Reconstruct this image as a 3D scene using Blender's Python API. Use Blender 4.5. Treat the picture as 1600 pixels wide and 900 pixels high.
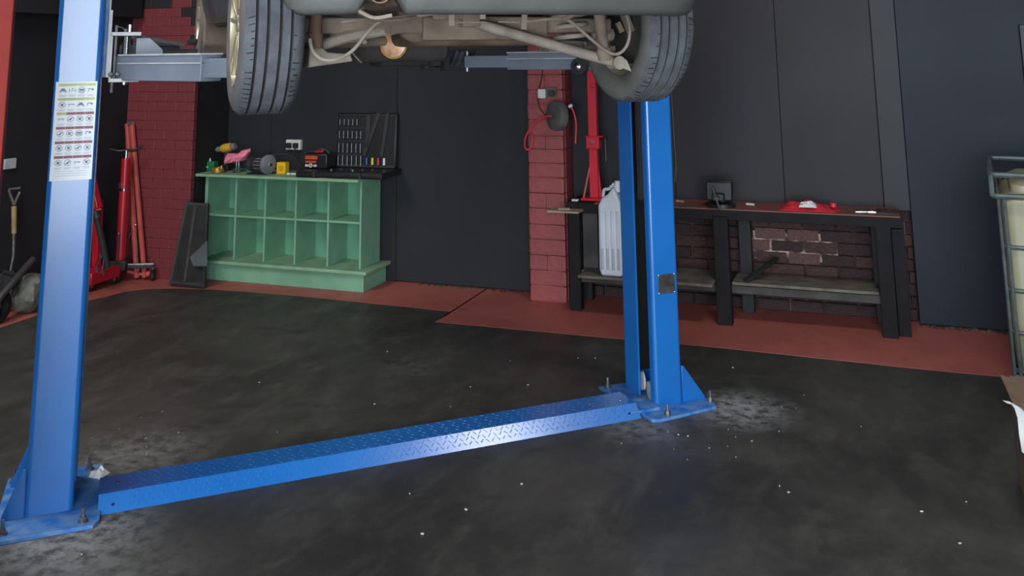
import bpy, bmesh, math, random
from mathutils import Vector, Matrix, noise
random.seed(7)
for o in list(bpy.data.objects): bpy.data.objects.remove(o)
scene = bpy.context.scene
COL = scene.collection
PI = math.pi

# ------------------------------------------------------------------ camera
R_ = Vector((0.9396703375, 0.3418819588, -0.0116783145))
U_ = Vector((0.0690526949, -0.1561354822, 0.9853189517))
F_ = Vector((-0.3350393740, 0.9266814110, 0.1703237518))
CAMP = Vector((0, 0, 1.95))
FPX, PY = 1450.0, -167.0
cam_d = bpy.data.cameras.new('camera'); cam = bpy.data.objects.new('camera', cam_d); COL.objects.link(cam)
cam_d.sensor_width = 36; cam_d.lens = 36 * FPX / 1600
cam_d.shift_y = -(450 - PY) / 1600
cam_d.clip_start = 0.05; cam_d.clip_end = 100
M4 = Matrix.Identity(4)
for i, v in enumerate((R_, U_, -F_)):
    for j in range(3): M4[j][i] = v[j]
M4.translation = CAMP
cam.matrix_world = M4
scene.camera = cam

# ------------------------------------------------------------------ world, light, exposure
world = bpy.data.worlds.new('world'); scene.world = world; world.use_nodes = True
bg = world.node_tree.nodes['Background']; bg.inputs[0].default_value = (0.78, 0.87, 1.0, 1); bg.inputs[1].default_value = 1.6
def area_light(name, loc, target, sx, sy, power, color):
    d = bpy.data.lights.new(name, 'AREA'); d.shape = 'RECTANGLE'; d.size = sx; d.size_y = sy; d.energy = power; d.color = color
    o = bpy.data.objects.new(name, d); COL.objects.link(o); o.location = loc
    o.rotation_euler = (Vector(target) - Vector(loc)).to_track_quat('-Z', 'Y').to_euler()
    return o
area_light('doorway_daylight', (0.5, -2.5, 1.98), (0.1, 4, 1.8), 5.2, 3.85, 740, (0.84, 0.93, 1.0))
area_light('left_fill_light', (-5.0, 3.6, 4.3), (-5.0, 4.6, 0), 1.6, 4.0, 240, (1.0, 0.97, 0.93))  # unseen fill lamp added to brighten the left and back of the room
area_light('batten_glow', (0.42, 4.58, 4.27), (0.42, 4.58, 0), 1.0, 0.5, 52, (1.0, 0.98, 0.95))
scene.view_settings.view_transform = 'Standard'; scene.view_settings.look = 'None'
scene.view_settings.gamma = 1; scene.view_settings.use_curve_mapping = False
scene.view_settings.exposure = 0.0

# ------------------------------------------------------------------ point helpers (pixel -> real plane in the room)
def ray(x, y): return R_ * ((x - 800) / FPX) - U_ * ((y - PY) / FPX) + F_
def oz(x, y, z=0.0): d = ray(x, y); return CAMP + d * ((z - 1.95) / d.z)
def oy(x, y, Y): d = ray(x, y); return CAMP + d * (Y / d.y)
def ox(x, y, X): d = ray(x, y); return CAMP + d * (X / d.x)
LA = Vector((0.74318808, 0.66908256, 0)); LB = Vector((-0.66908256, 0.74318808, 0))
LROT = math.atan2(LA.y, LA.x)
CROT = math.radians(41.265); CO = Vector((-1.447, 3.418, 0))
CX = Vector((math.cos(CROT), math.sin(CROT), 0)); CF = Vector((-math.sin(CROT), math.cos(CROT), 0))
def carp(x, y, b):
    d = ray(x, y); t = (b - (CAMP - CO).dot(CF)) / d.dot(CF); p = CAMP + d * t - CO
    return Vector((p.dot(CX), p.dot(CF), p.z))
def liftp(x, y, b):
    d = ray(x, y); p = CAMP + d * (b / d.dot(LB)); return Vector((p.dot(LA), p.dot(LB), p.z))
FR = {'W': (0.0, Vector((0, 0, 0))), 'L': (LROT, Vector((0, 0, 0))), 'C': (CROT, CO)}

# ------------------------------------------------------------------ materials
def lin(c):
    c = c / 255.0
    return c / 12.92 if c <= 0.04045 else ((c + 0.055) / 1.055) ** 2.4
def rgb(t): return (lin(t[0]), lin(t[1]), lin(t[2]), 1)
MATS = {}
def mat(name, c, c2=None, rough=0.5, metal=0.0, scale=6.0, bump=0.0, bscale=40.0, spec=0.5, coat=0.0, detail=6, lo=0.35, hi=0.65, rvar=0.0, emit=None, alpha=None, trans=0.0):
    m = bpy.data.materials.new(name); m.use_nodes = True; nt = m.node_tree; N = nt.nodes; L = nt.links
    b = N['Principled BSDF']
    b.inputs['Base Color'].default_value = rgb(c); b.inputs['Roughness'].default_value = rough
    b.inputs['Metallic'].default_value = metal; b.inputs['Specular IOR Level'].default_value = spec
    b.inputs['Coat Weight'].default_value = coat; b.inputs['Coat Roughness'].default_value = 0.2
    b.inputs['Transmission Weight'].default_value = trans
    tc = N.new('ShaderNodeTexCoord')
    if c2 is None: c2 = tuple(max(0, v * 0.86) for v in c)
    nz = N.new('ShaderNodeTexNoise'); nz.inputs['Scale'].default_value = scale; nz.inputs['Detail'].default_value = detail
    L.new(tc.outputs['Object'], nz.inputs['Vector'])
    mr = N.new('ShaderNodeMapRange'); mr.inputs['From Min'].default_value = lo; mr.inputs['From Max'].default_value = hi
    L.new(nz.outputs['Fac'], mr.inputs['Value'])
    mx = N.new('ShaderNodeMix'); mx.data_type = 'RGBA'; mx.inputs['A'].default_value = rgb(c); mx.inputs['B'].default_value = rgb(c2)
    L.new(mr.outputs['Result'], mx.inputs['Factor']); L.new(mx.outputs['Result'], b.inputs['Base Color'])
    if rvar:
        r2 = N.new('ShaderNodeMapRange'); r2.inputs['To Min'].default_value = max(0.02, rough - rvar); r2.inputs['To Max'].default_value = min(1, rough + rvar)
        L.new(nz.outputs['Fac'], r2.inputs['Value']); L.new(r2.outputs['Result'], b.inputs['Roughness'])
    if bump:
        n2 = N.new('ShaderNodeTexNoise'); n2.inputs['Scale'].default_value = bscale; n2.inputs['Detail'].default_value = 4
        L.new(tc.outputs['Object'], n2.inputs['Vector'])
        bp = N.new('ShaderNodeBump'); bp.inputs['Strength'].default_value = bump; bp.inputs['Distance'].default_value = 0.01
        L.new(n2.outputs['Fac'], bp.inputs['Height']); L.new(bp.outputs['Normal'], b.inputs['Normal'])
    if emit:
        b.inputs['Emission Color'].default_value = rgb(emit[0]); b.inputs['Emission Strength'].default_value = emit[1]
    MATS[name] = m
    return m
mat('blue_paint', (26, 106, 182), (23, 100, 175), rough=0.34, spec=0.5, coat=0.8, scale=3, bump=0.04, bscale=60)
mat('blue_edge', (10, 84, 176), rough=0.4)
mat('blue_dusty', (96, 134, 176), (22, 100, 182), rough=0.55, scale=14)
mat('black_wall', (37, 37, 41), (31, 31, 35), rough=0.62, spec=0.3, scale=1.2, bump=0.08, bscale=18, rvar=0.08)
mat('black_board', (40, 41, 45), (34, 35, 39), rough=0.6, spec=0.3, scale=0.9, bump=0.05, bscale=14, rvar=0.08)
mat('grey_board', (44, 41, 46), (40, 37, 42), rough=0.6, spec=0.3, scale=0.8, bump=0.05, bscale=14, rvar=0.08)
mat('navy_board', (24, 31, 43), (21, 28, 39), rough=0.6, spec=0.3, scale=0.8, bump=0.05, bscale=10, rvar=0.08)
mat('navy_door', (12, 20, 34), rough=0.5)
mat('dark_strip', (22, 23, 30), rough=0.6)
mat('red_brick_paint', (120, 50, 56), (112, 45, 51), rough=0.6, scale=5, bump=0.15, bscale=25)
mat('red_brick_bright', (148, 72, 72), (134, 62, 63), rough=0.55, scale=4, bump=0.35, bscale=22)
mat('red_mortar', (114, 48, 52), (130, 62, 62), rough=0.7, scale=9)
mat('black_brick', (34, 33, 36), rough=0.7, bump=0.3)
mat('bare_brick', (84, 57, 53), (60, 42, 41), rough=0.85, scale=7, bump=0.5, bscale=45)
mat('bare_brick_dark', (66, 44, 44), (46, 34, 36), rough=0.85, scale=7, bump=0.5, bscale=45)
mat('bare_brick_pale', (112, 84, 78), (78, 54, 51), rough=0.9, scale=12, bump=0.5, bscale=45)
mat('mortar', (60, 44, 43), (104, 84, 78), rough=0.95, scale=4, lo=0.5, hi=0.66, bump=0.4)
mat('pale_mortar', (70, 52, 50), (176, 152, 142), rough=0.95, scale=13, lo=0.42, hi=0.58, bump=0.4)
mat('ceiling_paint', (150, 150, 150), rough=0.9)
mat('shell_paint', (90, 90, 92), rough=0.9)
mat('green_paint', (124, 170, 142), (112, 158, 130), rough=0.55, scale=5, bump=0.15, bscale=30)
mat('green_pale', (138, 172, 140), (118, 158, 130), rough=0.6, scale=9, bump=0.2, bscale=30)  # slightly paler green for the top board and plinth ledge
mat('green_inside', (108, 164, 136), (98, 150, 124), rough=0.65, scale=4)
mat('tyre_rubber', (88, 90, 94), (71, 72, 77), rough=0.82, scale=14, bump=0.25, bscale=120, spec=0.3)
mat('tyre_side', (94, 90, 86), (74, 71, 69), rough=0.85, scale=6, bump=0.15)
mat('groove', (24, 24, 26), rough=0.9)
mat('rim_alloy', (182, 172, 146), (160, 148, 122), rough=0.35, metal=0.6, scale=10)
mat('rim_dirty', (120, 112, 98), (84, 78, 70), rough=0.7, scale=12)
mat('under_dust', (122, 106, 93), (92, 77, 66), rough=0.85, scale=7, bump=0.4, bscale=30)
mat('under_rust', (114, 92, 76), (82, 62, 51), rough=0.85, scale=6, bump=0.4, bscale=30)
mat('under_pale', (146, 134, 122), (122, 110, 100), rough=0.75, scale=12, bump=0.2)
mat('under_dark', (62, 56, 54), (40, 38, 38), rough=0.85, scale=6, bump=0.3)
mat('bumper_grey', (84, 84, 81), (68, 68, 66), rough=0.6, scale=3, bump=0.1)
mat('bumper_side', (128, 128, 130), (110, 110, 110), rough=0.55, scale=3)
mat('car_paint', (84, 90, 94), rough=0.3, coat=0.6)
mat('car_glass', (20, 24, 28), rough=0.08, spec=0.8)
mat('lit_copper', (250, 206, 170), (214, 140, 96), rough=0.4, metal=0.2, scale=30)
mat('chrome', (210, 212, 215), rough=0.22, metal=1.0)
mat('steel', (150, 152, 156), (110, 112, 116), rough=0.4, metal=0.8, scale=20)
mat('arm_grey', (112, 120, 132), (100, 108, 120), rough=0.42, scale=4)
mat('arm_top', (172, 172, 170), (146, 146, 146), rough=0.4, scale=10)
mat('reel_grey', (92, 90, 88), (70, 68, 67), rough=0.6, scale=10)
mat('pad_black', (34, 34, 36), rough=0.8)
mat('rubber_black', (26, 26, 28), rough=0.7)
mat('plastic_black', (30, 30, 33), (24, 24, 26), rough=0.45)
mat('plastic_dark', (52, 50, 52), rough=0.5)
mat('sticker_white', (238, 243, 248), (232, 238, 245), rough=0.45, scale=3)
mat('print_yellow', (206, 214, 132), rough=0.5)
mat('print_red', (158, 84, 94), rough=0.5)
mat('print_grey', (126, 132, 142), rough=0.5)
mat('print_line', (176, 188, 202), rough=0.5)
mat('jack_red', (184, 22, 44), (160, 18, 38), rough=0.35, coat=0.4)
mat('stand_red', (206, 22, 48), (190, 18, 42), rough=0.35, coat=0.4)
mat('faded_red', (196, 92, 82), (176, 74, 68), rough=0.55, scale=8)
mat('post_red', (128, 32, 25), (118, 28, 22), rough=0.65, spec=0.25)
mat('hose_red', (222, 52, 60), rough=0.45)
mat('yellow_plastic', (236, 190, 20), (216, 168, 16), rough=0.45)
mat('drill_yellow', (206, 160, 44), (176, 132, 34), rough=0.5)
mat('pink_cloth', (246, 146, 168), (228, 118, 142), rough=0.9, scale=14, bump=0.2)
mat('red_cloth', (206, 34, 48), (178, 26, 40), rough=0.85, scale=12)
mat('white_cloth', (222, 222, 222), rough=0.85)
mat('green_can', (24, 116, 78), rough=0.45)
mat('green_cup', (86, 128, 106), rough=0.6)
mat('brass', (212, 178, 92), (150, 116, 50), rough=0.35, metal=0.7, scale=40)
mat('disc_grey', (128, 132, 136), (104, 106, 110), rough=0.5, scale=10)
mat('orange_label', (196, 84, 50), (168, 66, 40), rough=0.5, scale=30)
mat('tab_blue', (46, 76, 150), rough=0.5)
mat('tab_yellow', (226, 204, 70), rough=0.5)
mat('tab_red', (190, 48, 66), rough=0.5)
mat('white_plastic', (222, 222, 214), rough=0.45)
mat('grey_plastic', (176, 180, 184), rough=0.5)
mat('jerry_can', (206, 210, 220), (190, 194, 206), rough=0.4, scale=4)
mat('jerry_full', (172, 176, 188), (162, 166, 178), rough=0.4, scale=4)
mat('bench_paint', (30, 28, 31), (23, 22, 24), spec=0.2, rough=0.75, scale=6, bump=0.2)
mat('bench_top_red', (140, 74, 70), (100, 74, 64), rough=0.7, scale=5, bump=0.2)
mat('bench_worn', (70, 66, 62), (50, 48, 48), rough=0.8, scale=8, bump=0.2)
mat('old_wood', (112, 104, 92), (80, 74, 68), rough=0.85, scale=9, bump=0.4, bscale=30)
mat('pale_wood', (172, 152, 132), (140, 120, 104), rough=0.8, scale=9)
mat('tank_plastic', (146, 141, 116), (128, 125, 98), rough=0.45, scale=4)
mat('tank_lid', (206, 208, 190), rough=0.5)
mat('cage_steel', (108, 118, 118), (88, 96, 96), rough=0.4, metal=0.5, scale=15)
mat('cardboard', (122, 98, 80), (104, 82, 68), rough=0.9, scale=5)
mat('film_white', (206, 206, 206), rough=0.5)
mat('bag_grey', (120, 120, 108), (92, 92, 84), rough=0.7, scale=20, bump=0.4)
mat('frame_dark', (44, 44, 45), (34, 34, 36), rough=0.5, scale=6)
mat('leaf_grey', (84, 92, 92), rough=0.5)
mat('gold_wood', (150, 128, 84), (120, 100, 66), rough=0.7)
mat('plate_dark', (84, 80, 82), (58, 54, 54), rough=0.45, metal=0.3, scale=18)
mat('lamp_white', (255, 255, 255), emit=((255, 250, 240), 14.0))
mat('chalk', (196, 198, 194), (160, 162, 160), rough=0.95, scale=40)

def floor_mat(name, c, c2, dust, red=False):
    m = bpy.data.materials.new(name); m.use_nodes = True; nt = m.node_tree; N = nt.nodes; L = nt.links
    b = N['Principled BSDF']; b.inputs['Specular IOR Level'].default_value = 0.45
    geo = N.new('ShaderNodeNewGeometry')
    def nz(scale, det=6, rough=0.55, dist=0.0, sx=(1, 1, 1)):
        mp = N.new('ShaderNodeMapping'); mp.inputs['Scale'].default_value = sx
        n = N.new('ShaderNodeTexNoise'); n.inputs['Scale'].default_value = scale; n.inputs['Detail'].default_value = det
        n.inputs['Roughness'].default_value = rough; n.inputs['Distortion'].default_value = dist
        L.new(geo.outputs['Position'], mp.inputs['Vector']); L.new(mp.outputs['Vector'], n.inputs['Vector']); return n.outputs['Fac']
    def rng(s, a, b_, lo=0.0, hi=1.0):
        r = N.new('ShaderNodeMapRange'); r.inputs['From Min'].default_value = a; r.inputs['From Max'].default_value = b_
        r.inputs['To Min'].default_value = lo; r.inputs['To Max'].default_value = hi; r.interpolation_type = 'SMOOTHSTEP'
        L.new(s, r.inputs['Value']); return r.outputs['Result']
    def mx(f, a, b_):
        x = N.new('ShaderNodeMix'); x.data_type = 'RGBA'; L.new(f, x.inputs['Factor'])
        for k, v in (('A', a), ('B', b_)):
            if isinstance(v, tuple): x.inputs[k].default_value = rgb(v)
            else: L.new(v, x.inputs[k])
        return x.outputs['Result']
    def mul(a, b_):
        x = N.new('ShaderNodeMath'); x.operation = 'MULTIPLY'; L.new(a, x.inputs[0])
        if isinstance(b_, float): x.inputs[1].default_value = b_
        else: L.new(b_, x.inputs[1])
        return x.outputs[0]
    big = nz(0.9, 5, 0.6, 0.6); mid = nz(3.2, 8, 0.65, 0.4); fine = nz(14, 8, 0.7)
    col = mx(rng(big, 0.35, 0.65), c, c2)
    if not red:
        streak = nz(5, 8, 0.7, 0.3, (1.0, 0.45, 1))
        col = mx(mul(rng(streak, 0.45, 0.72), 0.4), col, (92, 90, 84))
        col = mx(mul(rng(mid, 0.5, 0.7), 0.45), col, (22, 19, 19))
        col = mx(mul(rng(fine, 0.6, 0.72), 0.35), col, (82, 78, 76))
        scuff = nz(3.4, 10, 0.75, 0.6, (1, 0.5, 1))
        col = mx(mul(rng(scuff, 0.685, 0.74), 0.55), col, (150, 148, 146))
        for (px, py, rad, st) in ((-3.22, 3.38, 0.5, 0.7), (-3.5, 4.0, 0.6, 0.38), (-0.74, 5.62, 0.42, 0.85), (-1.2, 5.2, 0.32, 0.4), (-2.75, 3.1, 0.5, 0.2), (-2.75, 5.7, 0.4, 0.12)):
            d = N.new('ShaderNodeVectorMath'); d.operation = 'DISTANCE'; L.new(geo.outputs['Position'], d.inputs[0]); d.inputs[1].default_value = (px, py, 0)
            f = rng(d.outputs['Value'], 0.0, rad, 1.0, 0.0)
            f = mul(mul(f, rng(fine, 0.34, 0.62)), st)
            col = mx(f, col, dust)
    else:
        col = mx(mul(rng(mid, 0.58, 0.72), 0.5), col, (92, 44, 42))
        col = mx(mul(rng(fine, 0.64, 0.74), 0.3), col, (176, 110, 100))
    L.new(col, b.inputs['Base Color'])
    L.new(rng(mid, 0.3, 0.7, 0.42, 0.68), b.inputs['Roughness'])
    bp = N.new('ShaderNodeBump'); bp.inputs['Strength'].default_value = 0.25; bp.inputs['Distance'].default_value = 0.01
    L.new(fine, bp.inputs['Height']); L.new(bp.outputs['Normal'], b.inputs['Normal'])
    MATS[name] = m
floor_mat('floor_black', (65, 63, 60), (47, 45, 43), (160, 162, 162))
floor_mat('floor_red', (176, 98, 88), (160, 86, 78), (0, 0, 0), red=True)

# ------------------------------------------------------------------ mesh builder
class MB:
    def __init__(s): s.v = []; s.f = []; s.m = []; s.mats = []; s.cur = 0
    def use(s, m):
        if m not in s.mats: s.mats.append(m)
        s.cur = s.mats.index(m); return s
    def add(s, vs, fs):
        n = len(s.v); s.v += [Vector(v) for v in vs]; s.f += [[i + n for i in f] for f in fs]; s.m += [s.cur] * len(fs); return s
    def box(s, x0, x1, y0, y1, z0, z1, M=None):
        vs = [Vector((x, y, z)) for x in (x0, x1) for y in (y0, y1) for z in (z0, z1)]
        if M is not None: vs = [M @ v for v in vs]
        return s.add(vs, [(0, 1, 3, 2), (4, 6, 7, 5), (0, 4, 5, 1), (2, 3, 7, 6), (0, 2, 6, 4), (1, 5, 7, 3)])
    def ob(s, c, size, rot=(0, 0, 0)):
        M = Matrix.Translation(Vector(c)) @ (Matrix.Rotation(rot[2], 4, 'Z') @ Matrix.Rotation(rot[1], 4, 'Y') @ Matrix.Rotation(rot[0], 4, 'X'))
        a, b, c_ = size[0] / 2, size[1] / 2, size[2] / 2
        return s.box(-a, a, -b, b, -c_, c_, M)
    def bar(s, p0, p1, w, h, up=(0, 0, 1)):
        p0, p1 = Vector(p0), Vector(p1); d = (p1 - p0).normalized(); u = Vector(up); r = d.cross(u)
        if r.length < 1e-4: r = d.cross(Vector((0, 1, 0)))
        r.normalize(); u = r.cross(d)
        vs = [p + r * (a * w / 2) + u * (b * h / 2) for p in (p0, p1) for a, b in ((-1, -1), (1, -1), (1, 1), (-1, 1))]
        return s.add(vs, [(0, 3, 2, 1), (4, 5, 6, 7), (0, 1, 5, 4), (1, 2, 6, 5), (2, 3, 7, 6), (3, 0, 4, 7)])
    def tube(s, pts, r, n=8, cap=True, closed=False):
        pts = [Vector(p) for p in pts]; k = len(pts); rs = r if isinstance(r, (list, tuple)) else [r] * k
        d0 = (pts[1] - pts[0]).normalized(); ref = Vector((0, 0, 1)) if abs(d0.z) < 0.9 else Vector((1, 0, 0))
        u = d0.cross(ref).normalized(); vs = []; fs = []
        for i, p in enumerate(pts):
            if closed: d = (pts[(i + 1) % k] - pts[i - 1]).normalized()
            else: d = (pts[min(i + 1, k - 1)] - pts[max(i - 1, 0)]).normalized()
            u = (u - d * u.dot(d)).normalized(); w = d.cross(u)
            for j in range(n):
                a = 2 * PI * j / n; vs.append(p + (u * math.cos(a) + w * math.sin(a)) * rs[i])
        for i in range(k if closed else k - 1):
            i2 = (i + 1) % k
            for j in range(n):
                j2 = (j + 1) % n; fs.append((i * n + j, i * n + j2, i2 * n + j2, i2 * n + j))
        if cap and not closed: fs.append(tuple(range(n - 1, -1, -1))); fs.append(tuple((k - 1) * n + j for j in range(n)))
        return s.add(vs, fs)
    def cyl(s, p0, p1, r0, r1=None, n=16):
        return s.tube([p0, p1], [r0, r0 if r1 is None else r1], n)
    def lathe(s, prof, o, axis, n=24, closed=False, cap=False):
        o = Vector(o); ax = Vector(axis).normalized(); ref = Vector((0, 0, 1)) if abs(ax.z) < 0.9 else Vector((1, 0, 0))
        u = ax.cross(ref).normalized(); w = ax.cross(u); k = len(prof); vs = []; fs = []
        for r, h in prof:
            for j in range(n):
                a = 2 * PI * j / n; vs.append(o + ax * h + (u * math.cos(a) + w * math.sin(a)) * r)
        for i in range(k if closed else k - 1):
            i2 = (i + 1) % k
            for j in range(n): j2 = (j + 1) % n; fs.append((i * n + j, i * n + j2, i2 * n + j2, i2 * n + j))
        if cap: fs.append(tuple(range(n - 1, -1, -1))); fs.append(tuple((k - 1) * n + j for j in range(n)))
        return s.add(vs, fs)
    def prism(s, poly, f3, h0, h1):
        n = len(poly); vs = [f3(p, h0) for p in poly] + [f3(p, h1) for p in poly]
        fs = [tuple(range(n - 1, -1, -1)), tuple(range(n, 2 * n))] + [(i, (i + 1) % n, n + (i + 1) % n, n + i) for i in range(n)]
        return s.add(vs, fs)
    def ball(s, c, r, n=12, m=8):
        if not isinstance(r, (list, tuple)): r = (r, r, r)
        c = Vector(c); vs = []; fs = []
        for i in range(m + 1):
            t = PI * i / m
            for j in range(n):
                a = 2 * PI * j / n; vs.append(c + Vector((r[0] * math.sin(t) * math.cos(a), r[1] * math.sin(t) * math.sin(a), r[2] * math.cos(t))))
        for i in range(m):
            for j in range(n): j2 = (j + 1) % n; fs.append((i * n + j, i * n + j2, (i + 1) * n + j2, (i + 1) * n + j))
        return s.add(vs, fs)
    def cloth(s, c, sx, sy, h, seed=0, n=14, rz=0.0, t=0.004):
        rnd = random.Random(seed); ox_, oy_ = rnd.random() * 50, rnd.random() * 50
        M = Matrix.Rotation(rz, 3, 'Z'); top = []; bot = []
        for i in range(n):
            for j in range(n):
                u, v = i / (n - 1) * 2 - 1, j / (n - 1) * 2 - 1
                q = noise.noise(Vector((u * 1.7 + ox_, v * 1.7 + oy_, 0))); q2 = noise.noise(Vector((u * 4 + ox_, v * 4 + oy_, 3)))
                rr_ = 1 + 0.28 * noise.noise(Vector((math.atan2(v, u) * 1.3 + ox_, oy_, 1)))
                e = max(0, 1 - max(abs(u), abs(v)) ** 3)
                z = t + h * e * max(0, 0.45 + 0.7 * q + 0.45 * q2)
                p = M @ Vector((u * sx / 2 * rr_, v * sy / 2 * rr_, 0)); top.append(Vector(c) + p + Vector((0, 0, z))); bot.append(Vector(c) + p + Vector((0, 0, max(0, z - t))))
        fs = []; N2 = n * n
        for i in range(n - 1):
            for j in range(n - 1):
                a = i * n + j; fs.append((a, a + n, a + n + 1, a + 1)); fs.append((N2 + a, N2 + a + 1, N2 + a + n + 1, N2 + a + n))
        e = [i * n for i in range(n)] + [(n - 1) * n + j for j in range(1, n)] + [i * n + n - 1 for i in range(n - 2, -1, -1)] + [j for j in range(n - 2, 0, -1)]
        for k in range(len(e)): a, b = e[k], e[(k + 1) % len(e)]; fs.append((a, b, N2 + b, N2 + a))
        return s.add(top + bot, fs)
FLIP = Matrix.Identity(4)
def tag(o, label=None, cat=None, group=None, kind=None):
    if label: o['label'] = label
    if cat: o['category'] = cat
    if group: o['group'] = group
    if kind: o['kind'] = kind
    return o
def thing(name, label, cat, loc, fr='W', group=None, kind=None):
    o = bpy.data.objects.new(name, None); COL.objects.link(o); o.empty_display_size = 0.1
    a, org = FR[fr]; loc = Vector(loc)
    o.location = org + Matrix.Rotation(a, 3, 'Z') @ loc; o.rotation_euler = (0, 0, a)
    LOCS[o.name] = (fr, loc)
    return tag(o, label, cat, group, kind)
LOCS = {}
def part(name, mb, m=None, parent=None, fr=None, loc=None, bev=0, smooth=35, label=None, cat=None, group=None, kind=None, bseg=2):
    """mb holds coordinates in the frame; the mesh is stored relative to loc (or the parent's base)"""
    if parent is not None: fr, ploc = LOCS[parent.name]
    else: fr = fr or 'W'; ploc = Vector((0, 0, 0))
    base = ploc if parent is not None else Vector(loc if loc is not None else sum(mb.v, Vector()) / len(mb.v))
    me = bpy.data.meshes.new(name); me.from_pydata([tuple(v - base) for v in mb.v], [], mb.f)
    ms = mb.mats or [m]
    if m and mb.mats == []: ms = [m]
    for q in ms: me.materials.append(MATS[q])
    if mb.mats: me.polygons.foreach_set('material_index', mb.m)
    bm = bmesh.new(); bm.from_mesh(me); bmesh.ops.recalc_face_normals(bm, faces=bm.faces); bm.to_mesh(me); bm.free()
    me.polygons.foreach_set('use_smooth', [True] * len(me.polygons)); me.set_sharp_from_angle(angle=math.radians(smooth))
    o = bpy.data.objects.new(name, me); COL.objects.link(o)
    if parent is not None: o.parent = parent
    else:
        a, org = FR[fr]; o.location = org + Matrix.Rotation(a, 3, 'Z') @ base; o.rotation_euler = (0, 0, a)
    LOCS[o.name] = (fr, base)
    if bev:
        b = o.modifiers.new('bevel', 'BEVEL'); b.width = bev; b.segments = bseg; b.limit_method = 'ANGLE'; b.angle_limit = math.radians(40)
    return tag(o, label, cat, group, kind)
def copy_tree(o, parent=None):
    c = o.copy(); COL.objects.link(c)
    if parent is not None: c.parent = parent
    for ch in [x for x in o.children]: copy_tree(ch, c)
    return c
def arc(c, r, a0, a1, n, f):
    return [f(c[0] + r * math.cos(a0 + (a1 - a0) * i / n), c[1] + r * math.sin(a0 + (a1 - a0) * i / n)) for i in range(n + 1)]
def smoothp(pts, n=6):
    P = [Vector(p) for p in pts]; out = []
    for i in range(len(P) - 1):
        p0 = P[max(i - 1, 0)]; p1 = P[i]; p2 = P[i + 1]; p3 = P[min(i + 2, len(P) - 1)]
        for k in range(n):
            t = k / n
            out.append(0.5 * ((2 * p1) + (-p0 + p2) * t + (2 * p0 - 5 * p1 + 4 * p2 - p3) * t * t + (-p0 + 3 * p1 - 3 * p2 + p3) * t ** 3))
    out.append(P[-1]); return out

# ================================================================== SETTING
XL, XR, YF, YB, ZC = -6.45, 4.6, -2.6, 7.7, 4.4
fl = part('floor', MB().box(XL - .1, XR + .1, YF - 3, YB + .2, -0.15, 0.0), 'floor_black', loc=(0, 0, 0), kind='structure', label='black stained concrete workshop floor with pale dust and scuffs')
# red painted border along the walls (thin coat of paint)
inner = [(-6.07, 4.6), (-6.07, 5.6), (-6.076, 5.91), (-6.03, 6.32), (-5.94, 6.71), (-5.81, 6.843), (-5.55, 6.93), (-5.24, 6.985), (-4.86, 7.003), (-4.42, 7.007), (-3.88, 6.99), (-3.42, 6.974), (-3.05, 6.954), (-3.04, 6.85), (-3.054, 6.664), (-2.45, 6.668), (-1.65, 6.668), (-1.08, 6.685), (-.27, 6.655), (.3, 6.63), (.82, 6.634), (2.0, 6.63), (3.4, 6.63)]
outer = [(x, YB + .1) if i > 5 else (XL, y) for i, (x, y) in enumerate(inner)]
outer[5] = (XL, YB + .1)
mb = MB(); n = len(inner)
mb.add([(x, y, 0.0015) for x, y in inner] + [(x, y, 0.0015) for x, y in outer] + [(x, y, -0.001) for x, y in inner] + [(x, y, -0.001) for x, y in outer],
       [(i, i + 1, n + i + 1, n + i) for i in range(n - 1)] + [(i, 2 * n + i, 2 * n + i + 1, i + 1) for i in range(n - 1)])
part('floor_red_border', mb, 'floor_red', kind='structure', label='red painted floor border running along the walls', loc=(0, 0, 0))
# walls
wl = part('wall_left', MB().box(XL - .12, XL, YF, YB + .2, 0, ZC), 'black_wall', kind='structure', loc=(XL, 0, 0), label='black painted left wall')
wb = part('wall_back', MB().box(XL - .1, XR + .1, YB + .06, YB + .2, 0, ZC), 'mortar', kind='structure', loc=(0, YB, 0), label='black panelled back wall with bare brick low behind the bench')
part('wall_right', MB().box(XR, XR + .12, YF, YB + .2, 0, ZC), 'shell_paint', kind='structure', loc=(XR, 0, 0))
mb = MB(); mb.box(XL, -2.2, YF - .12, YF, 0, ZC); mb.box(3.2, XR, YF - .12, YF, 0, ZC); mb.box(-2.2, 3.2, YF - .12, YF, 3.9, ZC)
part('wall_front', mb, 'shell_paint', kind='structure', loc=(0, YF, 0))
part('ceiling', MB().box(XL - .1, XR + .1, YF - .1, YB + .2, ZC, ZC + .1), 'ceiling_paint', kind='structure', loc=(0, 0, ZC))
def wall_piece(name, x0, x1, y0, y1, z0, z1, m, bev=0.002):
    return part(name, MB().box(x0, x1, y0, y1, z0, z1), m, parent=wb, bev=bev)
LOCS['wall_back'] = ('W', Vector((0, YB, 0)))
xs = [XL, -5.22, -3.9, -2.62]
for i in range(3): wall_piece('panel', xs[i] + .002, xs[i + 1] - .002, 7.68, YB + .06, 0.0 if i < 2 else .012, ZC, 'black_board')
for x0, x1 in ((-2.62, -1.42), (-1.42, -.58), (-.58, .13)):
    wall_piece('panel', x0 + .0015, x1 - .0015, 7.70, YB + .06, .72, ZC, 'grey_board' if x0 > -2 else 'black_board')
wall_piece('post', .13, .305, 7.655, YB + .06, .78, ZC, 'dark_strip')  # dark strip of the back wall, built as a slightly raised box
wall_piece('lime_patch', -.88, -.22, 7.724, 7.727, .37, .575, 'pale_mortar', 0)
for x0, x1 in ((.305, 1.52), (1.52, 2.75), (2.75, 4.6)): wall_piece('panel', x0 + .0015, x1 - .0015, 7.62, YB + .06, .015, ZC, 'navy_board')
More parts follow.
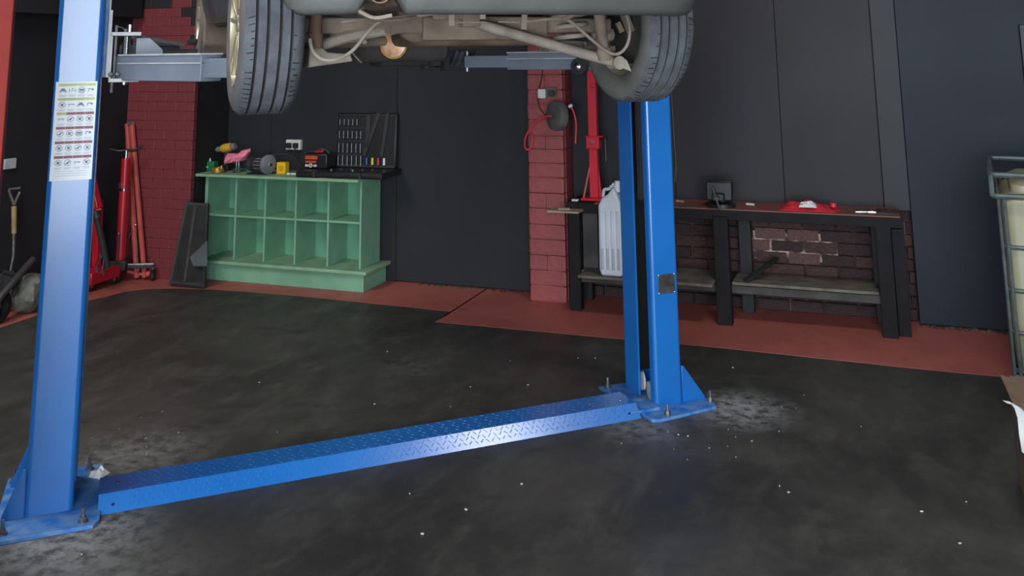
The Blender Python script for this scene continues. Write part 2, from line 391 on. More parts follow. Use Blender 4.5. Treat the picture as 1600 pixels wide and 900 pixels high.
# low ledge of rubble/plinth under the navy panels
mb = MB()
for k in range(46):
    x = .3 + k * .03 + random.uniform(-.01, .01); mb.ob((x, 7.585 + random.uniform(-.02, .02), .008), (random.uniform(.015, .045), random.uniform(.01, .03), random.uniform(.01, .03)), (0, 0, random.random() * 3))
for k in range(60):
    x = -3.7 + random.random() * 1.0; mb.ob((x, 7.65 + random.uniform(-.02, .02), .004), (random.uniform(.008, .03), .012, random.uniform(.006, .014)), (0, 0, random.random() * 3))
part('rubble', mb, 'mortar', loc=(.3, 7.6, 0), kind='stuff', label='crumbs of mortar along the foot of the back wall')
d1 = part('door_1', MB().box(1.125, 2.0, 7.575, 7.62, .01, 2.11), 'navy_door', kind='structure', loc=(1.1, 7.6, 0), bev=.003, label='dark navy door at the right end of the back wall')
part('beam', MB().box(XL, XL + .16, 4.2, 7.1, 2.32, 2.55), 'black_wall', kind='structure', bev=.004, label='black beam along the top of the left wall')

# bricks
def brick_mesh(name, m, seed):
    rnd = random.Random(seed); me = bpy.data.meshes.new(name); bm = bmesh.new()
    bmesh.ops.create_cube(bm, size=1.0)
    bmesh.ops.bevel(bm, geom=bm.edges[:], offset=.05, segments=1, affect='EDGES', clamp_overlap=True)
    for v in bm.verts: v.co += Vector((rnd.uniform(-.012, .012), rnd.uniform(-.02, .02), rnd.uniform(-.03, .03)))
    bm.to_mesh(me); bm.free(); me.materials.append(MATS[m]); return me
BR = {k: [brick_mesh('brick_' + k + str(i), k, i) for i in range(3)] for k in ('red_brick_paint', 'red_brick_bright', 'black_brick', 'bare_brick', 'bare_brick_dark', 'bare_brick_pale')}
def brick(c, size, kind, parent, jit=.002):
    o = bpy.data.objects.new('brick', random.choice(BR[kind])); COL.objects.link(o); o.parent = parent
    base = LOCS[parent.name][1]
    o.location = Vector(c) - base + Vector((0, random.uniform(-jit, jit), 0)); o.scale = size
    o.rotation_euler = (random.uniform(-.006, .006), 0, random.uniform(-.006, .006))
    return o
# bare brick infill behind the bench
bh = .086
for r in range(11):
    z = bh * r + bh / 2; x = -2.28 - (.12 if r % 2 else 0)
    while x < .305:
        x0 = max(x, -2.28); x1 = min(x + .236, .305)
        if x1 - x0 > .04:
            k = 'bare_brick' if random.random() < .5 else 'bare_brick_dark'
            if -.95 < x0 < -.35 and .38 < z < .62 and random.random() < .7: k = 'bare_brick_pale'
            if z < .26: k = 'bare_brick_dark'
            brick(((x0 + x1) / 2, 7.755, z), (x1 - x0 - .009, .075, bh - .009), k, wb, .003)
        x += .242
# corner pillar (red below, black above the stepped paint line)
def stepz(x):   # paint line height over the pillar front
    if x < -6.36: return 2.22
    if x < -6.08: return 2.37
    if x < -5.86: return 2.46
    if x < -5.77: return 2.2
    return 2.05 if x < -5.72 else 1.95
mb = MB(); mb.use('black_brick').box(XL, -5.70, 7.19, 7.69, 0, ZC); mb.use('red_mortar').box(XL, -5.70, 7.168, 7.19, 0, 2.2)
pl = part('brick_pillar', mb, kind='structure', loc=(-6.1, 7.2, 0), label='red painted brick pillar in the room corner, wider of the two')
part('painted_head', MB().box(XL, -5.694, 7.155, 7.3, 2.66, ZC), 'black_brick', parent=pl)
for r in range(31):
    z = bh * r + bh / 2; x = XL - (.11 if r % 2 else 0)
    while x < -5.69:
        x0 = max(x, XL); x1 = min(x + .225, -5.69)
        if x1 - x0 > .03:
            cx_ = (x0 + x1) / 2; k = 'red_brick_paint' if z < stepz(cx_) else 'black_brick'
            brick((cx_, 7.175, z), (x1 - x0 - .0012, .05, bh - .0012), k, pl, .0004)
        x += .225
# slim pillar right of the dark panels
p2 = part('brick_pillar', MB().box(-2.565, -2.285, 7.47, 7.72, 0, ZC), 'red_mortar', kind='structure', loc=(-2.45, 7.5, 0), label='slim red painted brick pillar beside the bench, carrying the hose reel')
zh = 0; r = 0
while zh < 2.7:
    h = .118 + random.uniform(-.012, .012); z = zh + h / 2
    if r % 4 != 2: segs = [(-2.575, -2.275)]
    else: segs = [(-2.575, -2.43), (-2.43, -2.275)]
    for x0, x1 in segs: brick(((x0 + x1) / 2, 7.465, z), (x1 - x0 - .001, .05, h - .003), 'red_brick_bright', p2, .002)
    brick((-2.28, 7.585, z), (.03, .19, h - .002), 'red_brick_paint', p2, .001)
    zh += h; r += 1

# ceiling lamp
cl = thing('ceiling_light', 'long fluorescent batten light on the ceiling above the bay', 'lamp', (.42, 4.58, ZC))
part('housing', MB().box(-.02, .86, 4.53, 4.63, ZC - .06, ZC), 'white_plastic', parent=cl)
mb = MB()
for y in (4.555, 4.605): mb.cyl((.0, y, ZC - .08), (.84, y, ZC - .08), .018, n=10)
part('tube', mb, 'lamp_white', parent=cl)

# ================================================================== LIFT
def channel(mb, a0, a1, b0, b1, z0, z1, side, t=.012, lip=.07, rad=.022, lip2=None):
    lip2 = lip if lip2 is None else lip2
    """C section; side=+1 opens towards +a"""
    def P(a, b): return (a, b)
    o_, w_ = (a1, a0) if side > 0 else (a0, a1)      # open edge, web edge
    s = 1 if side > 0 else -1
    def fil(cx, cy, r, q0, q1, n=4): return [(cx + r * math.cos(q0 + (q1 - q0) * i / n), cy + r * math.sin(q0 + (q1 - q0) * i / n)) for i in range(n + 1)]
    # outer outline from lip end (front) around to lip end (back) in (u,b), u from open(0) to web(W)
    W = abs(a1 - a0)
    out = [(0, b0 + lip)] + fil(rad, b0 + rad, rad, PI, 1.5 * PI) + fil(W - rad, b0 + rad, rad, 1.5 * PI, 2 * PI) + fil(W - rad, b1 - rad, rad, 0, .5 * PI) + fil(rad, b1 - rad, rad, .5 * PI, PI) + [(0, b1 - lip2)]
    ri = rad - t
    inn = [(t, b0 + lip)] + fil(rad, b0 + rad, ri, PI, 1.5 * PI) + fil(W - rad, b0 + rad, ri, 1.5 * PI, 2 * PI) + fil(W - rad, b1 - rad, ri, 0, .5 * PI) + fil(rad, b1 - rad, ri, .5 * PI, PI) + [(t, b1 - lip2)]
    n = len(out); vs = []
    for z in (z0, z1):
        for u, b in out: vs.append((o_ - s * u, b, z))
        for u, b in inn: vs.append((o_ - s * u, b, z))
    fs = []
    for i in range(n - 1):
        fs += [(i, i + 1, 2 * n + i + 1, 2 * n + i), (n + i, 3 * n + i, 3 * n + i + 1, n + i + 1), (i, n + i, n + i + 1, i + 1), (2 * n + i, 2 * n + i + 1, 3 * n + i + 1, 3 * n + i)]
    fs += [(0, 2 * n, 3 * n, n), (n - 1, 2 * n - 1, 4 * n - 1, 3 * n - 1)]
    mb.add(vs, fs)
def bolt(parent, a, b, z=0, name='anchor_bolt'):
    mb = MB(); mb.cyl((a, b, z), (a, b, z + .006), .02, n=12); mb.cyl((a, b, z + .006), (a, b, z + .022), .014, n=6); mb.cyl((a, b, z + .022), (a, b, z + .055), .0075, n=8)
    return part(name, mb, 'steel', parent=parent)

def column(label, side, a0, a1, base):
    b0, b1 = 4.84, 5.20
    t = thing('lift_column', label, 'car lift', ((a0 + a1) / 2, 5.02, 0), 'L', group='the two columns of the car lift')
    mb = MB(); channel(mb, a0, a1, b0, b1, .016, 2.85, side, lip=.07 if side > 0 else .055, lip2=.07 if side > 0 else .17); ch_ = part('channel', mb, 'blue_paint', parent=t)
    wn = ch_.modifiers.new('weighted', 'WEIGHTED_NORMAL'); wn.keep_sharp = True; wn.weight = 100
    mb = MB(); mb.prism(base, lambda p, h: Vector((p[0], p[1], h)), 0.0, .016); part('base_plate', mb, 'blue_dusty', parent=t, bev=.002)
    w = a0 if side > 0 else a1; s = -1 if side > 0 else 1
    for b in (b0 + .005, b1 - .015):
        mb = MB(); mb.prism([(w, .016), (w + s * (.145 if side < 0 else .085), .016), (w + s * (.145 if side < 0 else .085), .03), (w + s * .012, .205), (w, .205)], lambda p, h: Vector((p[0], h, p[1])), b, b + .01)
        part('gusset', mb, 'blue_paint', parent=t, bev=.0015)
    return t
baseL = [(-.43, 4.66), (-.045, 4.66), (-.02, 4.70), (-.02, 5.30), (-.43, 5.30)]
colL = column('left blue lift column carrying the white safety sticker', +1, -.325, -.13, baseL)
baseR = [(2.68, 4.70), (2.72, 4.68), (3.10, 4.72), (3.12, 4.76), (3.12, 5.24), (2.65, 5.26)]
colR = column('right blue lift column standing in front of the dark workbench', -1, 2.79, 2.965, baseR)
for a, b in ((-.085, 4.70), (-.39, 4.72), (-.08, 5.25), (-.40, 5.24)): bolt(colL, a, b, .016)
for a, b in ((2.79, 4.72), (3.115, 4.80), (2.69, 5.22), (3.07, 5.2)): bolt(colR, a, b, .016)
# loose rag / plug behind left base
part('paper_scrap', MB().cloth(LA * .0 + LA * -.035 + LB * 5.16 + Vector((0, 0, .017)), .07, .07, .045, seed=3, n=9), 'white_cloth', label='crumpled white paper scrap behind the left column foot', cat='scrap', loc=LA * -.035 + LB * 5.16 + Vector((0, 0, .017)))
# chain sheaves inside the right column foot
for b, zc in ((5.03, .075), (4.945, .045)):
    mb = MB(); mb.lathe([(.0, -.008), (.035, -.008), (.05, -.007), (.044, 0), (.05, .007), (.035, .008), (.0, .008)], (2.815, b, zc + .02), (1, -.25, 0), 24)
    part('sheave', mb, 'grey_plastic', parent=colR, label='pale round cable sheave at the foot of the column')
mb = MB(); mb.box(2.945, 2.951, 4.86, 5.18, .1, 2.8); mb.box(2.805, 2.945, 4.855, 4.86, .1, 2.8); mb.box(2.805, 2.945, 5.18, 5.185, .1, 2.8)  # thin black boxes that make the inside of the channel dark
part('inner_sheets', mb, 'rubber_black', parent=colR, label='black sheets set inside the column channel')
# cable/rod and carriage bits in right column
mb = MB(); mb.cyl((2.81, 4.925, 1.12), (2.81, 4.925, 2.7), .012, n=8); mb.box(2.80, 2.815, 4.945, 4.985, 1.10, 2.7)
part('lift_cable', mb, 'plastic_dark', parent=colR, label='dark lifting cable and guard strip inside the column')
mb = MB(); mb.tube(smoothp([(2.975, 4.855, 1.8), (2.982, 4.855, 1.5), (2.988, 4.855, 1.3), (2.976, 4.86, 1.2)], 5), .007, 6); part('hose', mb, 'rubber_black', parent=colR)
mb = MB(); mb.use('plate_dark').box(2.832, 2.938, 4.8365, 4.8395, .602, .705)
pd = part('data_plate', mb, parent=colR, bev=.001, label='small dark riveted plate on the column face')
mb = MB()
for a in (2.832, 2.934):
    for z in (.606, .702): mb.ball((a, 4.836, z), .005, 8, 6)
part('rivets', mb, 'chrome', parent=pd)
LOCS[pd.name] = LOCS[colR.name]
# carriages
def carriage(t, s, a):
    mb = MB(); mb.box(min(a, a + s * .018), max(a, a + s * .018), 4.93, 5.11, 1.86, 2.6); mb.box(min(a - s * .12, a), max(a - s * .12, a), 4.88, 5.16, 1.87, 2.6)
    c = part('carriage', mb, 'blue_dusty', parent=t, bev=.003)
    mb = MB(); mb.box(min(a + s * .026, a + s * .036), max(a + s * .026, a + s * .036), 4.93, 4.95, 1.86, 2.18); mb.box(min(a + s * .018, a + s * .026), max(a + s * .018, a + s * .026), 4.95, 5.1, 1.86, 2.6)
    part('guide_strip', mb, 'arm_top', parent=c)
    return c
carriage(colL, 1, -.13); carriage(colR, -1, 2.79)
# safety sticker
ls = thing('sticker_holder', '', '', (0, 0, 0), 'L'); bpy.data.objects.remove(ls)
sz0, sz1, sa0, sa1 = 1.403, 1.845, -.315, -.14
stk = part('safety_sticker', MB().box(sa0, sa1, 4.8375, 4.8397, sz0, sz1), 'sticker_white', parent=colL, label='white safety sticker with rows of small warning pictograms')
H_ = sz1 - sz0; W_ = sa1 - sa0
my, mr_, mg, ml = MB(), MB(), MB(), MB()
bf = 4.8372
def flat(m_, a0, a1, z0, z1): m_.box(a0, a1, bf, bf + .0004, z0, z1)
def ring(m_, ca, cz, r, w=.0022, n=14):
    vs = []; fs = []
    for i in range(n):
        q = 2 * PI * i / n
        for rr_ in (r, r - w): vs.append((ca + rr_ * math.cos(q), bf - .0001, cz + rr_ * math.sin(q)))
    for i in range(n): j = (i + 1) % n; fs.append((2 * i, 2 * j, 2 * j + 1, 2 * i + 1))
    m_.add(vs, fs)
fr_ = [.018, .165, .312, .458, .605, .752]
for r, f in enumerate(fr_):
    zt = sz1 - f * H_
    for c in range(4):
        ca0 = sa0 + W_ * (.07 + .225 * c); ca1 = ca0 + W_ * .218; cc = (ca0 + ca1) / 2
        yel = r < 2 or (r == 2 and c == 0)
        flat(my if yel else mr_, ca0, ca1, zt - .012, zt)
        flat(ml, ca0 + .003, ca1 - .003, zt - .054, zt - .052); flat(ml, ca0 + .006, ca1 - .008, zt - .059, zt - .057)
        zc = zt - .031; k = (r * 4 + c)
        if k in (0, 6): flat(mg, cc - .012, cc + .012, zc - .004, zc + .003); flat(mg, cc - .007, cc + .007, zc + .003, zc + .009); ring(mg, cc - .011, zc - .006, .005); ring(mg, cc + .011, zc - .006, .005)
        elif k in (1,): flat(mg, cc - .014, cc - .012, zc - .01, zc + .008); flat(mg, cc + .012, cc + .014, zc - .01, zc + .008); flat(mg, cc - .012, cc + .012, zc - .002, zc); ring(mg, cc, zc + .007, .003)
        elif k in (5, 8, 22): flat(mg, cc - .014, cc + .014, zc, zc + .003); flat(mg, cc - .01, cc - .008, zc - .009, zc); flat(mg, cc + .007, cc + .009, zc - .006, zc)
        elif k in (2, 14): flat(mg, cc - .012, cc + .012, zc - .009, zc - .006); flat(mg, cc - .01, cc + .01, zc - .003, zc + .006); ring(mg, cc, zc, .015)
        elif k in (3, 7, 15): flat(mg, cc - .012, cc + .010, zc + .003, zc + .007); flat(mg, cc - .012, cc - .009, zc - .008, zc + .003); flat(mg, cc + .002, cc + .012, zc - .002, zc + .003)
        else:
            ring(mg, cc, zc, .0145); M = Matrix.Translation((cc, bf, zc)) @ Matrix.Rotation(.78 if k % 3 else -.5, 4, 'Y'); mg.box(-.014, .014, 0, .0004, -.0012, .0012, M)
            flat(mg, cc - .006, cc + .004, zc - .006, zc + .001 + .002 * (k % 3)); flat(mg, cc - .001, cc + .008, zc + .002, zc + .006)
for nm, m_, mt in (('yellow_headings', my, 'print_yellow'), ('red_headings', mr_, 'print_red'), ('pictograms', mg, 'print_grey'), ('text_lines', ml, 'print_line')):
    for z in ((sz0 + .02, sz0 + .03, sz0 + .04) if nm == 'text_lines' else ()): flat(m_, sa0 + .015, sa1 - .02, z, z + .0015)
    LOCS[stk.name] = LOCS[colL.name]; part(nm, m_, mt, parent=stk)

# floor beam cover
fb = thing('floor_beam', 'blue chequer-plate cable cover lying across the floor between the columns', 'ramp', (1.3, 4.94, 0), 'L')
sec = [(4.775, 0), (4.835, .06), (5.015, .06), (5.075, 0)]
mb = MB(); t_ = .004
mb.prism(sec + [(5.069, 0), (5.0125, .056), (4.8375, .056), (4.781, 0)], lambda p, h: Vector((h, p[0], p[1])), -.03, 2.66)
cv = part('cover', mb, 'blue_paint', parent=fb)
# raised chequer lugs on the cover
mb = MB(); k = 0
def lug(P, ex, ey, nn, ang, L_=.02, w=.005, h=.0012):
    d = ex * math.cos(ang) + ey * math.sin(ang); q = ex * -math.sin(ang) + ey * math.cos(ang)
    b0 = [P + d * (sx * L_ / 2) + q * (sy * w / 2) for sx, sy in ((-1, -1), (1, -1), (1, 1), (-1, 1))]; b1 = [p + nn * h + (P - p) * .35 for p in b0]
    mb.add(b0 + b1, [(4, 5, 6, 7), (0, 1, 5, 4), (1, 2, 6, 5), (2, 3, 7, 6), (3, 0, 4, 7)])
ex = Vector((1, 0, 0)); up = Vector((0, 0, 1)); sl = Vector((0, .7071, .7071)); sn = Vector((0, -.7071, .7071)); ey = Vector((0, 1, 0))
i = 0
while i * .03 < 2.5:
    a = .1 + i * .03
    for j in range(3): lug(Vector((a + (.015 if j % 2 else 0), 4.79 + .016 * j + .004, .0195 + .016 * j)), ex, sl, sn, .8 if (i + j) % 2 else -.8)
    for j in range(6): lug(Vector((a + (.015 if j % 2 else 0), 4.85 + .03 * j, .0601)), ex, ey, up, .8 if (i + j) % 2 else -.8)
    i += 1
part('chequer_lugs', mb, 'blue_paint', parent=fb, kind='stuff')
for a, b, z in ((.045, 4.93, .06), (.03, 4.80, .025), (2.42, 4.92, .06), (2.60, 4.90, .06), (2.60, 4.80, .025)):
    part('screw', MB().ball((a, b, z), (.008, .008, .005), 8, 6), 'chrome' if z > .03 else 'rubber_black', parent=fb)
part('end_flange', MB().box(2.60, 2.79, 4.80, 4.96, .0165, .03), 'blue_dusty', parent=fb)

# lift arms -------------------------------------------------------
def arm(name, label, piv, mid, tip, z0, z1, w0=.11, w1=.09, gusset=True, pin_z=None):
    t = thing('lift_arm', label, 'lift arm', (piv[0], piv[1], z0), 'L', group='swing arms of the car lift')
    piv, mid, tip = (Vector((v[0], v[1], 0)) for v in (piv, mid, tip)); zc = (z0 + z1) / 2
    mb = MB(); mb.bar(piv + Vector((0, 0, zc)), mid + Vector((0, 0, zc)), w0, z1 - z0); part('outer_section', mb, 'arm_grey', parent=t, bev=.004)
    d = (mid - piv).normalized(); q = Vector((-d.y, d.x, 0))
    mb = MB(); mb.bar(mid - d * .15 + Vector((0, 0, zc)), tip + Vector((0, 0, zc)), w1, (z1 - z0) * .72); part('inner_section', mb, 'arm_grey', parent=t, bev=.003)
    mb = MB(); mb.bar(piv + d * .05 + Vector((0, 0, z1 + .004)), mid + Vector((0, 0, z1 + .004)), w0 + .012, .008)
    mb.bar(piv + d * .05 + q * 0 + Vector((0, 0, z1 - .035)), mid + Vector((0, 0, z1 - .035)), w0 + .008, .006)
    part('top_plate', mb, 'arm_top', parent=t, label='top edge painted pale as if lit')  # pale colour puts the light on the arm top into the material
    mb = MB(); mb.cyl(tip + Vector((0, 0, z0 - .01)), tip + Vector((0, 0, z1 + .02)), .013, n=10); pn = part('pad_screw', mb, 'steel', parent=t)
    mb = MB(); mb.lathe([(.0, 0), (.055, 0), (.06, .01), (.06, .03), (.0, .035)], tip + Vector((0, 0, z1 + .015)), (0, 0, 1), 20); part('lift_pad', mb, 'pad_black', parent=t)
    mb = MB(); mb.tube([piv + d * .02 + Vector((0, 0, z0 - .02)), piv + d * .02 + Vector((0, 0, z1 + .1))], .018, 12); part('pivot_pin', mb, 'chrome', parent=t)
    return t
piv = (-.035, 4.94)
armL = arm('rear', 'grey swing arm reaching from the left column behind the near tyre', piv, (.33, 4.36), (.62, 3.98), 1.845, 1.96)
# yoke and gear hardware at the pivot (front side of the arm root)
mb = MB()
for z in (1.838, 2.055): mb.box(-.092, .04, 4.84, 5.08, z, z + .018)
mb.box(-.095, -.085, 4.86, 5.06, 1.838, 2.07); yk = part('yoke', mb, 'arm_top', parent=armL, bev=.002)
mb = MB()
for a, b in ((-.072, 4.865), (-.03, 4.87)): mb.cyl((a, b, 1.85), (a, b, 2.055), .006, n=8)
mb.cyl((-.078, 4.85, 1.79), (-.078, 4.85, 1.86), .007, n=8); mb.cyl((-.072, 4.865, 2.07), (-.072, 4.865, 2.105), .007, n=8); mb.cyl((-.03, 4.87, 2.07), (-.03, 4.87, 2.088), .010, n=8)
mb.tube([(-.072, 4.865, 2.1), (-.05, 4.86, 2.095), (-.03, 4.87, 2.082)], .003, 6)
for a in (-.085, -.055, -.02): mb.ball((a, 4.845, 1.875), .012, 8, 6)
part('lock_rods', mb, 'steel', parent=armL)
mb = MB(); mb.prism([(.02, 1.85), (.16, 1.85), (.14, 1.99), (.08, 2.045), (.02, 2.045)], lambda p, h: Vector((p[0], h, p[1])), 4.93, 5.0); part('root_web', mb, 'arm_grey', parent=armL)
armF = arm('front', 'grey swing arm running from the left column toward the front of the car', (-.02, 5.06), (.22, 5.75), (.38, 6.25), 1.93, 2.015, .08, .06)
mb = MB()
for b in (5.02, 5.1): mb.bar((.0, b, 2.055), (.27, b + .62, 2.02), .02, .02)
part('guard_rail', mb, 'arm_top', parent=armF)
armR = arm('right', 'grey swing arm on the right column with pad tip hanging below the car middle', (2.70, 4.98), (2.22, 5.52), (2.0, 5.72), 1.85, 1.952, .1, .085)
mb = MB(); mb.lathe([(.0, 0), (.05, 0), (.055, .008), (.05, .05), (.0, .05)], (2.52, 5.12, 1.87), (-.75, -.66, 0), 18)
mb2 = MB(); mb2.lathe([(.0, .05), (.022, .05), (.022, .07), (.0, .075)], (2.52, 5.12, 1.87), (-.75, -.66, 0), 10)
part('stop_disc', mb, 'pad_black', parent=armR); part('bolt_head', mb2, 'chrome', parent=armR)

# red post at the left picture edge
rp = thing('steel_post', 'orange-red painted steel post rising beside the left lift column', 'post', (-.6, 4.1, 0), 'L')
mb = MB(); mb.box(-.80, -.4235, 4.0, 4.07, .012, 3.6); part('channel', mb, 'post_red', parent=rp, bev=.004)
part('base_plate', MB().box(-.86, -.38, 3.94, 4.36, 0, .012), 'post_red', parent=rp, bev=.002)

# ================================================================== CAR
car = thing('car', 'dusty grey car raised on the lift with its rear wheels hanging', 'car', (0, 0, 1.9), 'C')
WR, WW, TW, WZ = .324, .218, .7675, 2.068
def wheel(sx, yb, label, front=False):
    s = 1 if sx > 0 else -1; c = Vector((sx, yb, WZ + (.10 if yb > 1 else 0))); ax = (s, 0, 0)     # +h is the outer side
    h = WW / 2; R = WR
    g = [-.058, -.021, .021, .058]
    prof = [(.212, -h + .03), (.225, -h + .008), (.26, -h), (R - .045, -h + .001), (R - .018, -h + .012), (R - .006, -h + .03)]
    for q in g: prof += [(R - .001, q - .0055), (R - .009, q - .004), (R - .009, q + .004), (R - .001, q + .0055)]
    prof += [(R - .006, h - .03), (R - .018, h - .012), (R - .045, h - .001), (.26, h), (.225, h - .008), (.212, h - .03)]
    mb = MB().use('tyre_rubber'); n = 120
    mb.lathe(prof, c, ax, n)
    # shoulder sipes: dip pairs of vertices
    k = len(prof)
    for ri in (4, 5, k - 6, k - 5):
        for j in range(0, n, 300):
            v = mb.v[ri * n + j]; d = (v - c); dd = Vector((0, d.y, d.z)).normalized(); mb.v[ri * n + j] = v - dd * .006
    mb.mats = ['tyre_rubber', 'tyre_side', 'groove']; mb.m = []
    for i in range(k - 1):
        f = 0
        if i < 4 or i >= k - 5: f = 1
        if abs(prof[i][0] - (R - .009)) < 1e-6 and abs(prof[i + 1][0] - (R - .009)) < 1e-6: f = 2
        mb.m += [f] * n
    ty = part('tyre', mb, parent=car, label=label, smooth=50)
    mb = MB(); rn_ = random.Random(int(sx * 10 + yb * 3))
    for sd_ in (-1, 1):
        for q in range(84):
            a = 2 * PI * q / 84 + (.03 if sd_ > 0 else 0); ln = rn_.uniform(.018, .03)
            if rn_.random() < .12: continue
            u = Vector((0, math.cos(a), math.sin(a))); tg = Vector((0, -math.sin(a), math.cos(a))); x_in = sd_ * (.066 if rn_.random() < .8 else .072)
            mb.bar(c + Vector((s * x_in, 0, 0)) + u * (R - .0005), c + Vector((s * (x_in + sd_ * ln * .75), 0, 0)) + u * (R - .011) + tg * .006, .0028, .004, up=u)
    part('sipes', mb, 'groove', parent=ty, kind='stuff')
    mb = MB()
    mb.lathe([(.216, -h + .03), (.222, -h + .02), (.216, -h + .035), (.2, -h + .05), (.195, 0), (.2, h - .045), (.21, h - .03), (.222, h - .015), (.224, h - .006), (.214, h - .008), (.205, h - .03), (.192, h - .045), (.188, 0), (.192, -h + .04)], c, ax, 48, closed=True)
    rim = part('rim', mb, 'rim_alloy', parent=ty, smooth=50)
    mb = MB()
    for q in range(5):
        for dq in (-.13, .13):
            a = 2 * PI * q / 5 + dq + .3; a2 = 2 * PI * q / 5 + dq * 1.5 + .3
            p0 = c + Vector((s * (h - .03), math.cos(a) * .05, math.sin(a) * .05)); p1 = c + Vector((s * (h - .022), math.cos(a2) * .2, math.sin(a2) * .2))
            mb.bar(p0, p1, .018, .03, up=(s, 0, 0))
    mb.lathe([(.0, h - .012), (.03, h - .012), (.034, h - .02), (.065, h - .028), (.07, h - .07), (0, h - .07)], c, ax, 24)
    part('spokes', mb, 'rim_alloy', parent=ty, bev=.003)
    mb = MB(); mb.lathe([(0, -h + .05), (.10, -h + .048), (.15, -h + .055), (.165, -h + .075), (.165, .02), (0, .02)], c, ax, 32)
    part('brake_drum', mb, 'under_dark', parent=ty)
    return ty
wheel(-TW, 0, 'near left rear tyre with champagne alloy rim')
wheel(TW, 0, 'right rear tyre seen from its inner side')
wheel(-TW, 2.58, 'left front tyre beyond the grey arm'); wheel(TW, 2.58, 'right front tyre')

# rear bumper: curved skin lofted in plan
plan = [(-.86, -.05), (-.862, -.2), (-.855, -.38), (-.835, -.55), (-.79, -.68), (-.72, -.765), (-.60, -.815), (-.45, -.84), (-.25, -.855), (0, -.86), (.25, -.855), (.40, -.835), (.50, -.80), (.58, -.73), (.64, -.64), (.69, -.53), (.73, -.40)]
plan = [Vector((x, y)) for x, y in plan]
def loft_bumper():
    prof = [(.10, .0, 0), (.045, 2.075, 1), (.012, 2.078, 1), (0, 2.09, 1), (-.01, 2.13, 1), (-.012, 2.22, 1), (-.03, 2.28, 1), (-.035, 2.45, 1), (-.01, 2.56, 1), (.03, 2.6, 1)]
    prof[0] = (.11, 2.085, 1)
    # refine plan
    P = smoothp([(p.x, p.y, 0) for p in plan], 4); mb = MB(); vs = []; fs = []; m = len(prof); mi = []
    for i, p in enumerate(P):
        d = (P[min(i + 1, len(P) - 1)] - P[max(i - 1, 0)]).normalized(); nrm = Vector((-d.y, d.x, 0))   # inward
        for off, z, _ in prof:
            zz = z
            x = p.x
            notch = max(0, 1 - abs((x + .525) / .062) ** 4) if -.6 < x < -.45 else 0
            if z < 2.16: zz = z + notch * (2.165 - z) * .9
            end = max(0, (x - .55) / .3)
            zl = 2.07 + (p.y + .72) * 1.25 if x < -.6 else (2.075 + (p.y + .74) * .5 if x > .5 else 0)
            zz = max(zz, min(zl, 2.58) + (z - 2.07) * .06)
            vs.append(p + nrm * off + Vector((0, 0, zz)))
    for i in range(len(P) - 1):
        for j in range(m - 1): fs.append((i * m + j, i * m + j + 1, (i + 1) * m + j + 1, (i + 1) * m + j))
    mb.add(vs, fs); return mb
bmp = part('rear_bumper', loft_bumper(), 'bumper_grey', parent=car, smooth=60)
so = bmp.modifiers.new('solid', 'SOLIDIFY'); so.thickness = .006; so.offset = 1
# tailpipe in the notch
mb = MB(); mb.lathe([(.034, 0), (.034, .3), (.03, .3), (.03, 0)], (-.525, -.80, 2.135), (0, 1, .05), 20, closed=True)
part('tailpipe', mb, 'under_rust', parent=car)
mb = MB(); mb.tube(smoothp([carp(556, 14, -.8), carp(566, 20, -.79), carp(585, 28, -.78), carp(612, 24, -.78)], 4), .006, 6); part('notch_lip', mb, 'under_pale', parent=bmp)
LOCS[bmp.name] = LOCS[car.name]

# body shell
mb = MB()
secs = [(-.72, .80, 2.45, 2.95), (-.3, .86, 2.46, 2.98), (.4, .88, 2.46, 3.0), (.45, .88, 2.14, 3.0), (1.3, .885, 2.12, 3.0), (2.1, .88, 2.14, 2.98), (2.15, .88, 2.46, 2.96), (3.0, .84, 2.46, 2.88), (3.45, .72, 2.4, 2.72)]
vs = []; fs = []
for b, w, z0, z1 in secs: vs += [(-w + .03, b, z0), (-w, b, z0 + .12), (-w, b, z1 - .15), (-w + .08, b, z1), (w - .08, b, z1), (w, b, z1 - .15), (w, b, z0 + .12), (w - .03, b, z0)]
for i in range(len(secs) - 1):
    for j in range(8): j2 = (j + 1) % 8; fs.append((i * 8 + j, i * 8 + j2, (i + 1) * 8 + j2, (i + 1) * 8 + j))
fs += [tuple(range(7, -1, -1)), tuple((len(secs) - 1) * 8 + j for j in range(8))]
mb.add(vs, fs); part('body_shell', mb, 'car_paint', parent=car, smooth=50)
mb = MB(); mb.prism([(-.6, 2.93), (-.35, 3.42), (-.1, 3.5), (1.3, 3.52), (2.1, 2.94)], lambda p, h: Vector((h, p[0], p[1])), -.66, .66); part('cabin', mb, 'car_glass', parent=car, bev=.03)
part('roof', MB().box(-.62, .62, -.2, 1.3, 3.50, 3.535), 'car_paint', parent=car, bev=.01)
# underbody: floor pan, beam axle, tank etc.
mb = MB(); mb.box(-.64, .64, -.70, .55, 2.20, 2.23); mb.box(-.80, .80, .42, 2.2, 2.12, 2.16); mb.box(-.62, .62, 2.1, 3.3, 2.16, 2.2)
for x in (-.5, .46): mb.box(x, x + .09, -.70, 2.2, 2.13, 2.2)
part('floor_pan', mb, 'under_dust', parent=car, bev=.004)
mb = MB(); mb.box(-.42, .36, -.5, -.1, 2.11, 2.2); mb.box(-.15, .3, -.66, -.5, 2.13, 2.2)
part('spare_wheel_well', mb, 'under_rust', parent=car, bev=.02, bseg=3)
for (x0, y0, x1, y1) in ((705, 16, 705, 40), (820, 16, 818, 46), (754, 17, 754, 30)):
    part('bracket', MB().bar(carp(x0, y0, -.45), carp(x1, y1, -.45), .006, .02), 'under_pale', parent=car)
